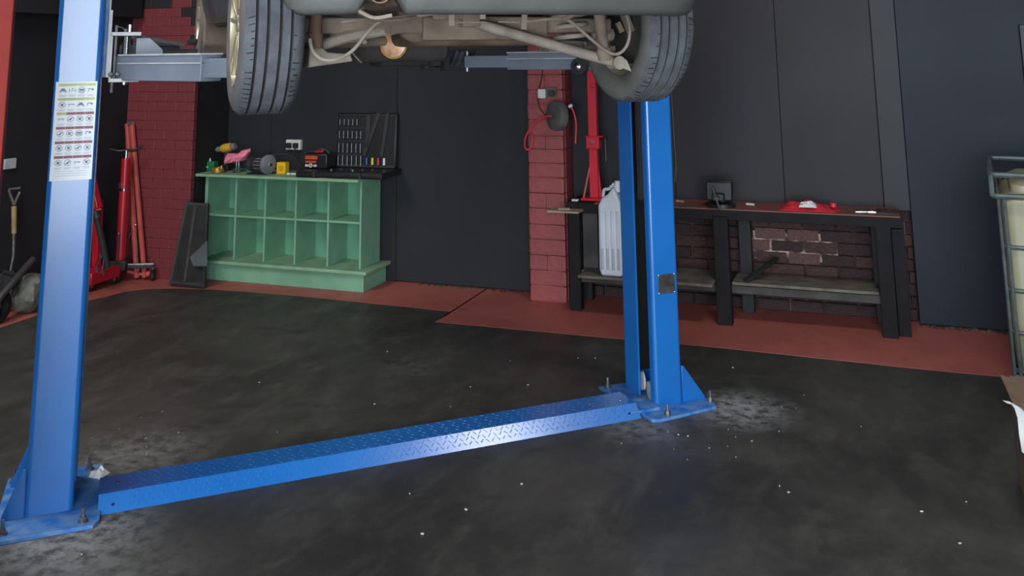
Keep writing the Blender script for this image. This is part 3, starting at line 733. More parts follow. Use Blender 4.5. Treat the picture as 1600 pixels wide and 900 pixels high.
# solid rear axle beam
mb = MB(); mb.box(-.18, .34, -.06, .08, 2.004, 2.095); mb.box(-.64, .64, -.035, .05, 2.03, 2.09)
part('axle_beam', mb, 'under_dust', parent=car, bev=.008)
mb = MB(); mb.lathe([(0, -.1), (.05, -.1), (.085, -.05), (.09, 0), (.085, .05), (.05, .1), (0, .1)], (-.17, .06, 2.085), (0, 1, 0), 24); part('differential', mb, 'under_dust', parent=car)
# fuel tank further forward
mb = MB(); mb.box(-.12, .52, .35, .95, 1.985, 2.13); part('fuel_tank', mb, 'under_rust', parent=car, bev=.04, bseg=3)
mb = MB(); mb.box(-.45, -.05, 1.1, 2.2, 2.0, 2.13); mb.box(.05, .5, 1.2, 2.3, 1.97, 2.13); mb.box(.15, .45, 2.0, 2.35, 1.88, 2.0); part('gearbox', mb, 'under_dark', parent=car, bev=.02)
mb = MB(); mb.bar((.42, 2.3, 1.93), (.60, 2.3, 1.92), .08, .09); mb.bar((.2, 2.3, 1.885), (.66, 2.32, 1.855), .05, .02); mb.box(.60, .64, 2.2, 2.4, 1.85, 1.97); mb.box(.47, .50, 2.2, 2.4, 1.86, 1.97); part('front_subframe', mb, 'under_dark', parent=car, bev=.006)
# panhard rod
p0, p1 = carp(742, 36, -.12), carp(962, 98, -.12)
mb = MB(); mb.tube([p0, p0 + (p1 - p0) * .12, p1], [.017, .021, .021], 12); rod = part('panhard_rod', mb, 'under_pale', parent=car)
mb = MB(); mb.cyl(p1 + Vector((0, -.035, 0)), p1 + Vector((0, .035, 0)), .027, n=16); mb.prism([(p1.x + .0, p1.z + .03), (p1.x + .035, p1.z + .01), (p1.x + .055, p1.z - .035), (p1.x + .01, p1.z - .02)], lambda p, h: Vector((p[0], h, p[1])), -.15, -.14)
LOCS[rod.name] = LOCS[car.name]; part('rod_bush', mb, 'under_pale', parent=rod)
mb = MB(); mb.ob(p0 + Vector((-.02, 0, .01)), (.07, .05, .05)); mb.ob(p0 + Vector((-.11, 0, .03)), (.12, .03, .035)); part('rod_mount', mb, 'under_dust', parent=car, bev=.005)
mb = MB(); mb.tube([carp(700, 35, -.3), carp(760, 35, -.3)], .003, 6); mb.tube([carp(778, 34, -.3), carp(812, 35, -.3)], .003, 6); part('brake_pipe', mb, 'under_pale', parent=car)
# right spring, damper
def spring(cx_, cy_, z0, z1, r, turns, wire):
    mb = MB(); n = int(turns * 16); mb.tube([(cx_ + r * math.cos(i * 2 * PI / 16), cy_ + r * math.sin(i * 2 * PI / 16), z0 + (z1 - z0) * i / n) for i in range(n + 1)], wire, 8)
    return part('coil_spring', mb, 'under_pale', parent=car)
spring(.455, .0, 1.985, 2.2, .075, 5, .010); spring(-.455, .03, 2.0, 2.2, .068, 4.5, .009)
mb = MB(); mb.cyl((.455, .03, 1.965), (.455, .03, 1.985), .08, n=20); mb.box(.36, .66, -.02, .08, 1.955, 1.975); part('spring_seat', mb, 'under_dust', parent=car)
mb = MB(); mb.cyl(carp(934, 0, -.16), carp(943, 82, -.16), .024, n=14); mb.cyl(carp(943, 76, -.16), carp(947, 92, -.16), .03, n=12); part('shock_absorber', mb, 'under_dust', parent=car)
q0 = carp(494, 6, -.12); q1 = carp(493, 74, -.12)
mb = MB(); mb.cyl(q0, q1, .022, n=14); mb.cyl(carp(493, 52, -.12), carp(493, 76, -.12), .027, n=12); part('shock_absorber', mb, 'under_rust', parent=car)
# left trailing / lower links
def rod3(name, pts, r, m, n=5): mb = MB(); mb.tube(smoothp(pts, n), r, 10); return part(name, mb, m, parent=car)
rod3('lower_link', [carp(490, 76, -.05), carp(545, 58, -.04), carp(625, 44, .0)], .021, 'under_pale')
rod3('lower_link', [carp(500, 48, .05), carp(550, 32, .1), carp(600, 28, .15)], .016, 'under_dust')
rod3('lower_link', [carp(500, 72, .1), carp(560, 66, .14), carp(600, 64, .2)], .02, 'under_dust')
mb = MB(); pp = [carp(*q, -.1) for q in ((484, 72), (500, 70), (512, 82), (548, 84), (552, 96), (500, 103), (482, 106))]
mb.prism([(p.x, p.z) for p in pp], lambda p, h: Vector((p[0], h, p[1])), -.1, .06); part('hub_carrier', mb, 'under_pale', parent=car, bev=.006)
rod3('brake_hose', [carp(484, 60, -.2), carp(489, 80, -.2), carp(505, 93, -.2), (carp(528, 92, -.2)), carp(552, 78, -.2), carp(575, 50, -.2), carp(598, 32, -.25), carp(640, 26, -.28), carp(690, 20, -.3)], .0065, 'under_pale')
rod3('brake_hose', [carp(560, 20, -.35), carp(585, 30, -.3), carp(615, 32, -.3), carp(650, 27, -.3)], .007, 'under_dust')
rod3('brake_hose', [carp(820, 34, -.25), carp(870, 29, -.25), carp(892, 34, -.24), carp(920, 58, -.22), carp(948, 80, -.2), (carp(966, 84, -.2)), carp(980, 70, -.2), carp(984, 45, -.2), carp(978, 20, -.18)], .0065, 'under_pale')
rod3('brake_hose', [carp(880, 30, -.28), carp(900, 22, -.3), carp(917, 19, -.3)], .009, 'under_dust')
mb = MB(); hb = carp(967, 54, .0); hb.x = .615
mb.lathe([(0, -.05), (.018, -.048), (.026, -.03), (.03, 0), (.03, .04)], hb, (1, .25, 0), 8); part('caliper_bolt', mb, 'under_pale', parent=car)
mb = MB(); mb.bar(carp(975, 22, -.1), carp(986, 50, -.1), .02, .03); mb.bar(carp(965, 35, -.1), carp(972, 50, -.1), .012, .02); part('cable_bracket', mb, 'under_dust', parent=car)
# exhaust
mx_ = carp(598, 80, .75)
mb = MB(); mb.lathe([(0, -.17), (.04, -.165), (.062, -.15), (.068, -.12), (.068, .28), (.05, .30), (0, .3)], (mx_.x + .02, .78, 1.985), (1, 0, 0), 24); mf = part('exhaust_silencer', mb, 'under_dark', parent=car)
cr = carp(615, 70, .68)
mb = MB(); mb.lathe([(.058, -.004), (.064, -.004), (.064, .02), (.058, .02)], cr, (0, 1, 0), 28, closed=True); part('pipe_flange', mb, 'brass', parent=car)
mb = MB(); mb.lathe([(0, .012), (.02, .012), (.057, .004)], cr, (0, 1, 0), 24); part('pipe_end', mb, 'lit_copper', parent=car, label='end of the exhaust pipe, its lit inside painted in bright copper')  # disc coloured bright to stand for the lit pipe interior
mb = MB(); mb.tube(smoothp([carp(548, 70, .6), carp(552, 84, .6), carp(565, 98, .6)], 5), .004, 6); part('exhaust_hanger', mb, 'under_pale', parent=car)
mb = MB(); mb.tube([carp(736, 66, .9), carp(775, 60, .9)], .006, 6); part('heat_shield_rod', mb, 'under_pale', parent=car)
# front-left wheel arch liner piece
mb = MB(); mb.prism([(2.12, 2.35), (2.12, 2.02), (2.18, 1.96), (2.22, 2.02), (2.25, 2.35)], lambda p, h: Vector((h, p[0], p[1])), -.86, -.68); part('mud_flap', mb, 'under_dust', parent=car, bev=.01)

# ================================================================== GREEN CABINET
gc = thing('pigeonhole_cabinet', 'pale green painted wooden cabinet with ten open compartments', 'cabinet', (-4.83, 7.45, .0015))
x0, x1, yf, yb, t_ = -5.645, -4.035, 7.30, 7.64, .018
ztop, zled = .885, .175
part('plinth', MB().box(-5.615, -3.985, 7.262, 7.665, .0015, .145), 'green_paint', parent=gc, bev=.003)
mb = MB(); mb.box(-5.66, -3.94, 7.215, 7.672, .145, zled); part('plinth_ledge', mb, 'green_pale', parent=gc, bev=.008, bseg=3)
part('side_panel', MB().box(x0, x0 + .03, yf, yb, zled, ztop), 'green_paint', parent=gc, bev=.002)
part('side_panel', MB().box(x1 - .018, x1, yf, yb, zled, ztop), 'green_paint', parent=gc, bev=.002)
part('back_panel', MB().box(x0 + .01, x1 - .01, yb - .012, yb + .004, zled, ztop), 'green_inside', parent=gc)
part('top_board', MB().box(-5.70, -4.03, 7.22, 7.66, ztop, ztop + .024), 'green_pale', parent=gc, bev=.004)
part('shelf', MB().box(x0 + .01, x1 - .01, yf + .002, yb, .535, .553), 'green_paint', parent=gc, bev=.002)
xd = [-5.313, -5.003, -4.688, -4.362]
for x in xd:
    part('divider', MB().box(x - .009, x + .009, yf + .004, yb, zled, .535), 'green_paint', parent=gc, bev=.002)
    part('divider', MB().box(x - .009, x + .009, yf + .004, yb, .553, ztop), 'green_paint', parent=gc, bev=.002)
part('edge_chip', MB().cloth((-4.36, 7.235, ztop + .022), .12, .03, .006, seed=5, n=8), 'pale_wood', parent=gc, label='chipped bare wood on the top edge')
ZT = ztop + .0242

# ---------- things on the cabinet
def px(x, Y=7.40): return oy(x, 262, Y).x
g = thing('oil_can', 'small green can with a white nozzle at the left end of the green cabinet', 'can', (px(330), 7.42, ZT))
X = px(330); mb = MB(); mb.box(X - .055, X + .04, 7.38, 7.46, ZT, ZT + .088); part('body', mb, 'green_can', parent=g, bev=.008)
mb = MB(); mb.cyl((X - .03, 7.42, ZT + .088), (X - .03, 7.42, ZT + .115), .010, .006, 10); part('nozzle', mb, 'white_plastic', parent=g)
part('label', MB().box(X - .045, X - .02, 7.375, 7.38, ZT + .035, ZT + .045), 'white_plastic', parent=g)
X = px(347); mb = MB().use('brass')
for k in range(3): mb.tube([(X + (.055 - .004 * k) * math.cos(a * .5), 7.34 + (.055 - .004 * k) * math.sin(a * .5), ZT + .012 + .014 * k + .003 * math.sin(a)) for a in range(13)], .009, 8, closed=False)
mb.ball((X - .03, 7.31, ZT + .035), .02); mb.ball((X + .045, 7.33, ZT + .04), (.012, .012, .03))
part('hose_fitting', mb, loc=(X, 7.34, ZT), label='small brass hose fitting coiled on the green cabinet beside the green can', cat='fitting')
# drill
X = px(343) ; Y = 7.5
d = thing('cordless_drill', 'yellow and black cordless drill standing on its battery', 'drill', (X, Y, ZT))
mb = MB(); mb.lathe([(0, -.05), (.035, -.05), (.04, -.03), (.042, .03), (.036, .055), (0, .055)], (X + .005, Y, ZT + .205), (-1, 0, -.18), 20); part('motor_housing', mb, 'drill_yellow', parent=d)
mb = MB(); mb.lathe([(.022, .055), (.028, .065), (.026, .11), (.012, .13), (0, .13)], (X + .005, Y, ZT + .205), (-1, 0, -.18), 16, cap=False); part('chuck', mb, 'disc_grey', parent=d)
mb = MB(); mb.lathe([(.03, -.05), (.034, -.07), (.026, -.09), (0, -.09)], (X + .005, Y, ZT + .205), (-1, 0, -.18), 16); part('rear_cap', mb, 'disc_grey', parent=d)
mb = MB(); mb.bar((X + .005, Y, ZT + .18), (X - .01, Y, ZT + .045), .034, .045, up=(1, 0, 0)); part('handle', mb, 'plastic_dark', parent=d, bev=.01)
mb = MB(); mb.box(X - .06, X + .045, Y - .04, Y + .04, ZT, ZT + .05); part('battery', mb, 'plastic_black', parent=d, bev=.006)
# clamp/stand with pink cloth
X = px(374); Y = 7.37
s_ = thing('chrome_stand', 'small chrome stand on the cabinet holding up the pink cloth', 'stand', (X, Y, ZT))
mb = MB(); mb.box(X - .05, X + .03, Y - .03, Y + .03, ZT, ZT + .006); part('foot', mb, 'chrome', parent=s_)
mb = MB(); mb.box(X - .014, X - .002, Y - .012, Y + .012, ZT + .006, ZT + .125); mb.box(X + .012, X + .022, Y - .01, Y + .01, ZT + .006, ZT + .12); part('upright', mb, 'chrome', parent=s_, bev=.002)
mb = MB(); Z = ZT + .105; vs = []; fs = []
outl = [(-.14, .0), (-.12, .045), (-.085, .068), (-.02, .06), (.02, .065), (.06, .09), (.11, .105), (.125, .085), (.10, .05), (.075, .012), (.03, -.005), (-.02, .0), (-.055, -.02), (-.09, -.02), (-.125, -.025)]
n = len(outl)
for lay, (sc, yy) in enumerate(((.86, -.035), (1, -.018), (1.02, .02), (.8, .045))):
    for i, (u, v) in enumerate(outl): vs.append((X + .0 + u * sc, Y + yy + .012 * math.sin(i * 2.1 + lay), Z + .02 + (v - .02) * sc + .006 * math.sin(i * 3.7 + lay * 2)))
for lay in range(3):
    for i in range(n): j = (i + 1) % n; fs.append((lay * n + i, lay * n + j, (lay + 1) * n + j, (lay + 1) * n + i))
cf = len(vs); vs.append((X - .01, Y - .052, Z + .035)); vs.append((X, Y + .05, Z + .03))
for i in range(n): j = (i + 1) % n; fs.append((cf, j, i)); fs.append((cf + 1, 3 * n + i, 3 * n + j))
mb.add(vs, fs); part('pink_cloth', mb, 'pink_cloth', loc=(X, Y, Z), smooth=40, label='bright pink cloth draped over a chrome stand on the cabinet', cat='cloth')
X = px(384); mb = MB(); mb.lathe([(0, 0), (.034, 0), (.038, .07), (.034, .07), (.03, .006), (0, .006)], (X, 7.47, ZT), (0, 0, 1), 20); part('cup', mb, 'green_cup', loc=(X, 7.47, ZT), label='dull green cup behind the pink cloth', cat='cup')
# bench grinder
X = px(410); Y = 7.36; zg = ZT + .082
bg_ = thing('bench_grinder', 'dark bench grinder with a large grey wheel guard on the green cabinet', 'grinder', (X, Y, ZT))
mb = MB(); mb.box(X - .10, X + .11, Y - .06, Y + .06, ZT, ZT + .012); mb.prism([(-.05, .012), (.05, .012), (.035, .05), (-.035, .05)], lambda p, h: Vector((X + p[0], h, ZT + p[1])), Y - .04, Y + .04); part('base', mb, 'plastic_black', parent=bg_, bev=.003)
mb = MB(); mb.lathe([(0, -.08), (.045, -.08), (.052, -.06), (.052, .06), (.045, .08), (0, .08)], (X, Y, zg), (1, -.25, 0), 24)
part('motor', mb, 'plastic_dark', parent=bg_)
mb = MB()
for k in range(10): a = 2 * PI * k / 10; mb.ob((X + .0, Y + .052 * math.cos(a), zg + .052 * math.sin(a)), (.09, .006, .006), (a, 0, -.2))
part('cooling_fins', mb, 'disc_grey', parent=bg_)
mb = MB(); mb.lathe([(0, .085), (.07, .085), (.082, .09), (.085, .10), (.085, .12), (.07, .128), (.02, .13), (.015, .14), (0, .14)], (X, Y, zg + .005), (1, -.25, 0), 32); part('wheel_guard', mb, 'disc_grey', parent=bg_, label='large light grey guard disc')
mb = MB(); mb.lathe([(0, .141), (.014, .141), (.014, .15), (0, .15)], (X, Y, zg + .005), (1, -.25, 0), 10); part('wheel_nut', mb, 'chrome', parent=bg_)
mb = MB(); mb.lathe([(0, -.13), (.05, -.13), (.062, -.12), (.062, -.09), (.045, -.08), (0, -.08)], (X, Y, zg), (1, -.25, 0), 28); part('wheel_guard', mb, 'plastic_dark', parent=bg_)
mb = MB(); mb.tube(smoothp([(X + .10, Y + .04, zg + .08), (X + .19, Y + .1, zg + .085), (X + .26, Y + .15, zg + .05), (X + .33, Y + .17, zg - .03), (X + .43, Y + .19, ZT + .006)], 6), .004, 6); part('power_cord', mb, 'plastic_dark', parent=bg_)
X = px(439); mb = MB().use('yellow_plastic'); mb.box(X - .045, X + .045, 7.40, 7.46, ZT, ZT + .1); mb.use('drill_yellow').box(X - .025, X + .025, 7.396, 7.40, ZT + .03, ZT + .075)
part('yellow_box', mb, bev=.004, loc=(X, 7.43, ZT), label='bright yellow box right of the grinder on the green cabinet', cat='box')
X = px(458)
for k in range(5):
    mb = MB(); a = random.random() * 3; mb.ob((X - .035 + .018 * k, 7.38 + .012 * (k % 2), ZT + .008), (.028, .01, .016), (0, 0, a)); part('clip', mb, 'white_plastic', bev=.001, loc=(X - .035 + .018 * k, 7.38, ZT), label='%s small pale clip from the yellow box toward the charger' % ('first', 'second', 'third', 'fourth', 'fifth')[k], cat='clip', group='clips beside the charger')
# battery charger
X = px(490); Y = 7.5
bc = thing('battery_charger', 'black battery charger with an orange front and red clamp on top', 'charger', (X, Y, ZT + .052))
ZK = ZT; ZT = ZT + .052
part('case', MB().box(X - .11, X + .115, Y - .07, Y + .09, ZT, ZT + .13), 'plastic_black', parent=bc, bev=.012)
mb = MB(); mb.box(X - .105, X + .02, Y - .076, Y - .07, ZT + .08, ZT + .112); part('front_label', mb, 'orange_label', parent=bc)
mb = MB(); mb.box(X - .1, X + .01, Y - .078, Y - .07, ZT + .05, ZT + .068); part('meter_strip', mb, 'orange_label', parent=bc)
mb = MB(); mb.lathe([(.008, 0), (.018, 0), (.018, .008), (.008, .008)], (X - .045, Y - .08, ZT + .028), (0, 1, 0), 14, closed=True); part('dial', mb, 'white_plastic', parent=bc)
for xa in (-.1, -.015): part('switch', MB().box(X + xa, X + xa + .03, Y - .08, Y - .07, ZT + .018, ZT + .036), 'white_plastic', parent=bc)
mb = MB(); mb.tube(smoothp([(X - .04, Y, ZT + .13), (X + .0, Y - .01, ZT + .165), (X + .06, Y, ZT + .155), (X + .1, Y, ZT + .125)], 5), .004, 6); part('lead', mb, 'steel', parent=bc)
mb = MB(); mb.bar((X - .03, Y - .02, ZT + .142), (X + .05, Y - .02, ZT + .146), .03, .02); part('clamp', mb, 'jack_red', parent=bc, bev=.004)
mb = MB(); mb.bar((X - .11, Y + .0, ZT + .142), (X - .03, Y + .0, ZT + .143), .03, .018); part('clamp', mb, 'plastic_dark', parent=bc, bev=.004)
ZT = ZK
# socket set: open case
cx0, cx1 = -4.66, -3.82
ss = thing('socket_set_case', 'open black socket set case with its lid upright against the wall', 'tool case', (-4.2, 7.4, ZT))
mb = MB(); Mr = Matrix.Translation((-4.66, 7.245, ZT)) @ Matrix.Rotation(0.03, 4, 'Z')
mb.box(.0, .83, .0, .40, .0, .05, Mr); mb.box(.02, .81, -.012, .0, .012, .04, Mr); part('case_base', mb, 'plastic_black', parent=ss, bev=.012)
for u in (.18, .62): part('latch', MB().box(u, u + .022, -.02, -.01, .006, .05, Mr), 'plastic_dark', parent=ss)
lx0, lx1, lz0, lz1 = -4.48, -3.875, ZT + .05, 1.435
Ml = Matrix.Translation((0, 7.61, lz0)) @ Matrix.Rotation(-.06, 4, 'X')
mb = MB(); mb.box(lx0, lx1, 0, .05, 0, lz1 - lz0, Ml); lid = part('case_lid', mb, 'plastic_black', parent=ss, bev=.015)
mb = MB(); hh = lz1 - lz0
mb.box(lx0 + .01, lx1 - .01, -.008, 0, .005, .025, Ml); mb.box(lx0 + .3, lx0 + .34, -.012, 0, .17, .46, Ml)
Mx = Ml @ Matrix.Translation((lx0 + .36, -.006, .3)) @ Matrix.Rotation(.35, 4, 'Y'); mb.box(-.018, .018, -.006, .006, -.2, .19, Mx)
Mx = Ml @ Matrix.Translation((lx0 + .49, -.006, .3)) @ Matrix.Rotation(.12, 4, 'Y'); mb.box(-.016, .016, -.006, .006, -.2, .18, Mx)
for z in (.125, .245, .36, .475): mb.box(lx0 + .02, lx0 + .30, -.006, 0, z - .022, z - .014, Ml)
LOCS[lid.name] = LOCS[ss.name]
part('moulded_tray', mb, 'plastic_dark', parent=lid, bev=.002)
def tool(px_, z, L_, r, m='chrome', nm='socket_bit', lab='', grp='bits in the socket set lid'):
    mb = MB(); c = Ml @ Vector((px_, -.016, z)); mb.cyl(c - Vector((0, 0, L_ / 2)), c + Vector((0, 0, L_ / 2)), r, r * .8, 8)
    return part(nm, mb, m, label=lab, cat='tool bit', group=grp, loc=c)
for row, (z, k, L_) in enumerate(((.05, 6, .085), (.16, 6, .08), (.275, 6, .065), (.385, 5, .05))):
    for i in range(k):
        tool(lx0 + .035 + i * (.044 if row else .046), z + .01, L_, .0038 if row else .0045, 'steel',
             lab='%s silver bit in the %s row of the open socket set lid' % (('leftmost', 'second', 'third', 'fourth', 'fifth', 'sixth')[i], ('bottom', 'third', 'second', 'top')[row]))
for i, (m, c_) in enumerate((('tab_blue', 'blue'), ('tab_yellow', 'yellow'), ('tab_red', 'red'), ('white_plastic', 'white'))):
    tool(lx0 + .325 + i * .058, .06, .06, .013, m, 'hex_key_holder', c_ + ' sleeved holder in the bottom row of the socket set lid', 'coloured holders in the socket set lid')
for k in range(6):
    c = Mr @ Vector((.30 + .07 * k, .09 + .05 * (k % 3), .05)); mb = MB(); mb.cyl(c, c + Vector((.0, 0, .016)), .012, n=10); part('socket', mb, 'plastic_dark' if k % 3 else 'steel', loc=c, label='%s short socket from the left in the base of the open case' % ('first', 'second', 'third', 'fourth', 'fifth', 'sixth')[k], cat='socket', group='sockets in the case base')

# wall sockets
def wall_socket(name, label, M, plug=True):
    t = thing(name, label, 'socket', M @ Vector((0, 0, 0)))
    mb = MB(); mb.box(-.078, .078, -.038, 0, -.045, .045, M); part('box', mb, 'white_plastic', parent=t, bev=.003)
    if plug:
        for dx in (-.036, .036):
            mb = MB(); mb.box(dx - .022, dx + .022, -.075, -.038, -.028, .018, M); part('plug', mb, 'rubber_black', parent=t, bev=.006)
    return t
sk = wall_socket('wall_socket', 'white double socket with two black plugs above the green cabinet', Matrix.Translation((-4.95, 7.68, 1.14)))
mb = MB(); mb.tube(smoothp([(-4.91, 7.61, 1.11), (-4.90, 7.60, 1.02), (-4.80, 7.6, .96), (-4.7, 7.58, .95)], 5), .006, 6); part('cord', mb, 'rubber_black', parent=sk)
mb = MB(); mb.box(XL, XL + .02, 5.815, 5.925, 1.085, 1.165); part('wall_socket', mb, 'grey_plastic', bev=.003, label='plain pale blanking plate on the left wall by the red post', cat='socket', loc=(XL + .01, 5.87, 1.085))

# ================================================================== WORKBENCH
wbn = thing('workbench', 'long black workbench with a lower shelf against the brick wall', 'workbench', (-1.0, 7.45, .0015))
BT = .80
part('worktop', MB().box(-1.98, .22, 7.255, 7.66, BT - .06, BT), 'bench_top_red', parent=wbn, bev=.004, label='worktop worn to red and bare wood')
mb = MB(); mb.box(-2.20, -1.98, 7.24, 7.60, BT - .05, BT + .0); part('worktop_end', mb, 'bench_paint', parent=wbn, bev=.003)
part('front_rail', MB().box(-2.17, .235, 7.238, 7.256, BT - .075, BT - .008), 'bench_paint', parent=wbn, bev=.003)
for (xa, xb, ya, yb_) in ((-2.19, -2.10, 7.258, 7.34), (-1.065, -.96, 7.205, 7.29), (.05, .15, 7.235, 7.33), (-2.19, -2.10, 7.58, 7.66), (-.93, -.84, 7.58, 7.66), (.02, .10, 7.58, 7.66)):
    zt = BT - .06 if ya != 7.205 else BT - .05
    part('leg', MB().box(xa, xb, ya, yb_, .0015, zt), 'bench_paint' if ya < 7.5 else 'rubber_black', parent=wbn, bev=.004)
part('side_board', MB().box(-2.10, -1.98, 7.35, 7.368, .30, .74), 'bench_worn', parent=wbn, bev=.002)
part('end_board', MB().box(.155, .235, 7.30, 7.36, .0015, BT - .09), 'bench_paint', parent=wbn, bev=.003)
zs = .285
for (xa, xb, ya, yb_, dz) in ((-2.07, -1.07, 7.075, 7.24, .02), (-2.09, -1.07, 7.245, 7.41, .018), (-2.08, -1.07, 7.415, 7.56, .016), (-.955, .045, 7.26, 7.385, .005), (-.955, .03, 7.39, 7.52, 0), (-.955, .03, 7.525, 7.64, -.003)):
    part('shelf_board', MB().box(xa, xb, ya, yb_, zs - .02 + dz, zs + dz), 'old_wood', parent=wbn, bev=.003)
part('shelf_rail', MB().box(-2.1, .06, 7.275, 7.31, zs - .075, zs - .022), 'bench_worn', parent=wbn, bev=.003)
mb = MB(); mb.bar((-.66, 7.60, zs + .12), (-.86, 7.275, zs + .016), .045, .018); part('board_offcut', mb, 'frame_dark', loc=(-.75, 7.4, zs), bev=.002, label='dark board offcut lying slanted on the lower bench shelf', cat='board')
# vice
vx, vy = -1.02, 7.36
vi = thing('bench_vice', 'black bench vice bolted to the workbench top', 'vice', (vx, vy, BT))
mb = MB(); mb.lathe([(0, 0), (.075, 0), (.075, .02), (.045, .035), (.045, .06), (0, .06)], (vx, vy, BT), (0, 0, 1), 20); part('swivel_base', mb, 'plastic_black', parent=vi)
mb = MB(); mb.box(vx - .045, vx + .045, vy - .02, vy + .12, BT + .05, BT + .115); mb.box(vx - .065, vx + .065, vy - .03, vy - .005, BT + .06, BT + .155); part('fixed_jaw', mb, 'plastic_black', parent=vi, bev=.006)
mb = MB(); mb.box(vx - .065, vx + .065, vy - .075, vy - .045, BT + .045, BT + .15); mb.box(vx - .03, vx + .03, vy - .14, vy - .07, BT + .05, BT + .09); part('moving_jaw', mb, 'plastic_black', parent=vi, bev=.006)
mb = MB(); mb.cyl((vx, vy - .19, BT + .07), (vx, vy - .05, BT + .07), .012, n=10); mb.cyl((vx - .02, vy - .18, BT + .0 - .0 + .13), (vx + .012, vy - .18, BT + .01), .006, n=8); part('screw_handle', mb, 'plastic_dark', parent=vi)
vi.scale = (1.45, 1.2, 1.25)
# tall red jack stand / press
sx_, sy_ = oy(930, 312, 7.42).x, 7.42
sp = thing('drill_press_frame', 'tall bright red steel press frame standing on the left end of the bench', 'press', (sx_, sy_, BT))
part('foot', MB().box(sx_ - .10, sx_ + .11, sy_ - .07, sy_ + .07, BT, BT + .02), 'stand_red', parent=sp, bev=.003)
mb = MB(); mb.box(sx_ - .035, sx_ + .035, sy_ - .03, sy_ + .03, BT + .02, 1.98); mb.prism([(.035, .02), (.06, .02), (.035, .25)], lambda p, h: Vector((sx_ + p[0], h, BT + p[1])), sy_ - .01, sy_ + .01); part('post', mb, 'stand_red', parent=sp, bev=.003)
mb = MB(); mb.bar((sx_ - .085, sy_ - .03, BT + .02), (sx_ - .03, sy_ - .03, BT + .25), .008, .012); part('brace', mb, 'faded_red', parent=sp)
mb = MB(); zb = 1.20; mb.box(sx_ - .05, sx_ + .055, sy_ - .045, sy_ + .045, zb, zb + .085); mb.box(sx_ - .055, sx_ + .085, sy_ - .05, sy_ + .05, zb + .085, zb + .095); mb.box(sx_ - .055, sx_ + .055, sy_ - .05, sy_ + .05, zb - .006, zb); part('sliding_bracket', mb, 'stand_red', parent=sp, bev=.002)
mb = MB(); mb.ob((sx_ + .02, sy_ - .04, 1.69), (.04, .03, .025)); part('stop_lug', mb, 'stand_red', parent=sp, bev=.003)
mb = MB(); mb.cyl((sx_, sy_ - .05, zb + .05), (sx_, sy_ - .058, zb + .05), .012, n=10); part('clamp_bolt', mb, 'chrome', parent=sp)
mb = MB(); mb.tube([(sx_ + .055, sy_, zb + .07), (sx_ + .1, sy_ - .02, zb + .075), (sx_ + .105, sy_ - .02, zb - .1)], .007, 8); part('crank_handle', mb, 'chrome', parent=sp)
mb = MB(); mb.box(sx_ - .16, sx_ - .11, 7.30, 7.34, BT, BT + .015); part('small_block', mb, 'white_plastic', bev=.002, loc=(sx_ - .135, 7.32, BT), label='tiny white block beside the red press foot', cat='block')
# small wooden board poking out at the pillar
mb = MB(); a_ = oy(862, 329, 7.16); mb.ob((a_.x + .11, 7.16, .750), (.25, .14, .014), (0, 0, .0)); mb2 = MB()
pb = part('wooden_board', mb, 'pale_wood', bev=.002, label='short pale board jutting from the bench end in front of the slim pillar', cat='board', loc=(a_.x + .11, 7.16, .743))
mb2 = MB(); mb2.ob((a_.x + .10, 7.16, .764), (.09, .05, .012), (0, 0, .3)); part('wood_scrap', mb2, 'pale_wood', bev=.001, label='small wood scrap lying on the short pale board', cat='scrap')
# jerry can
jy = 7.16; jx = oy(957, 400, jy).x
jc = thing('jerry_can', 'white ribbed plastic jerry can on the lower bench shelf', 'jerry can', (jx, jy, .306))
zs_keep = zs; zs = .306
outl = [(-.075, .0), (.085, .0), (.095, .03), (.09, .52), (.06, .60), (.035, .64), (-.015, .58), (-.055, .56), (-.085, .50), (-.088, .05)]
mb = MB().use('jerry_can'); w_ = .07
mb.prism(outl, lambda p, h: Vector((jx + p[0], h, zs + .001 + p[1])), jy - w_, jy + w_); bd = part('body', mb, parent=jc, bev=.018, bseg=3)
for o_ in (bd,):
    o_.data.materials.append(MATS['jerry_full'])
for k in range(4):
    mb = MB(); x = jx - .062 + .042 * k; mb.use('jerry_can').cyl((x, jy - w_ + .0, zs + .20), (x, jy - w_, zs + .47), .011, n=8); mb.use('jerry_full').cyl((x, jy - w_, zs + .05), (x, jy - w_, zs + .20), .011, n=8); part('rib', mb, parent=jc)
mb = MB(); mb.tube(smoothp([(jx - .06, jy, zs + .56), (jx - .05, jy, zs + .61), (jx - .01, jy, zs + .62), (jx + .03, jy, zs + .66)], 5), .012, 8); part('handle', mb, 'jerry_can', parent=jc)
mb = MB(); mb.cyl((jx + .055, jy, zs + .60), (jx + .055, jy, zs + .68), .028, .024, 16); part('spout', mb, 'jerry_can', parent=jc)
mb = MB(); mb.bar((jx - .0, jy - .02, zs + .645), (jx + .04, jy - .02, zs + .64), .012, .006); part('strap', mb, 'jerry_can', parent=jc)
zs = zs_keep
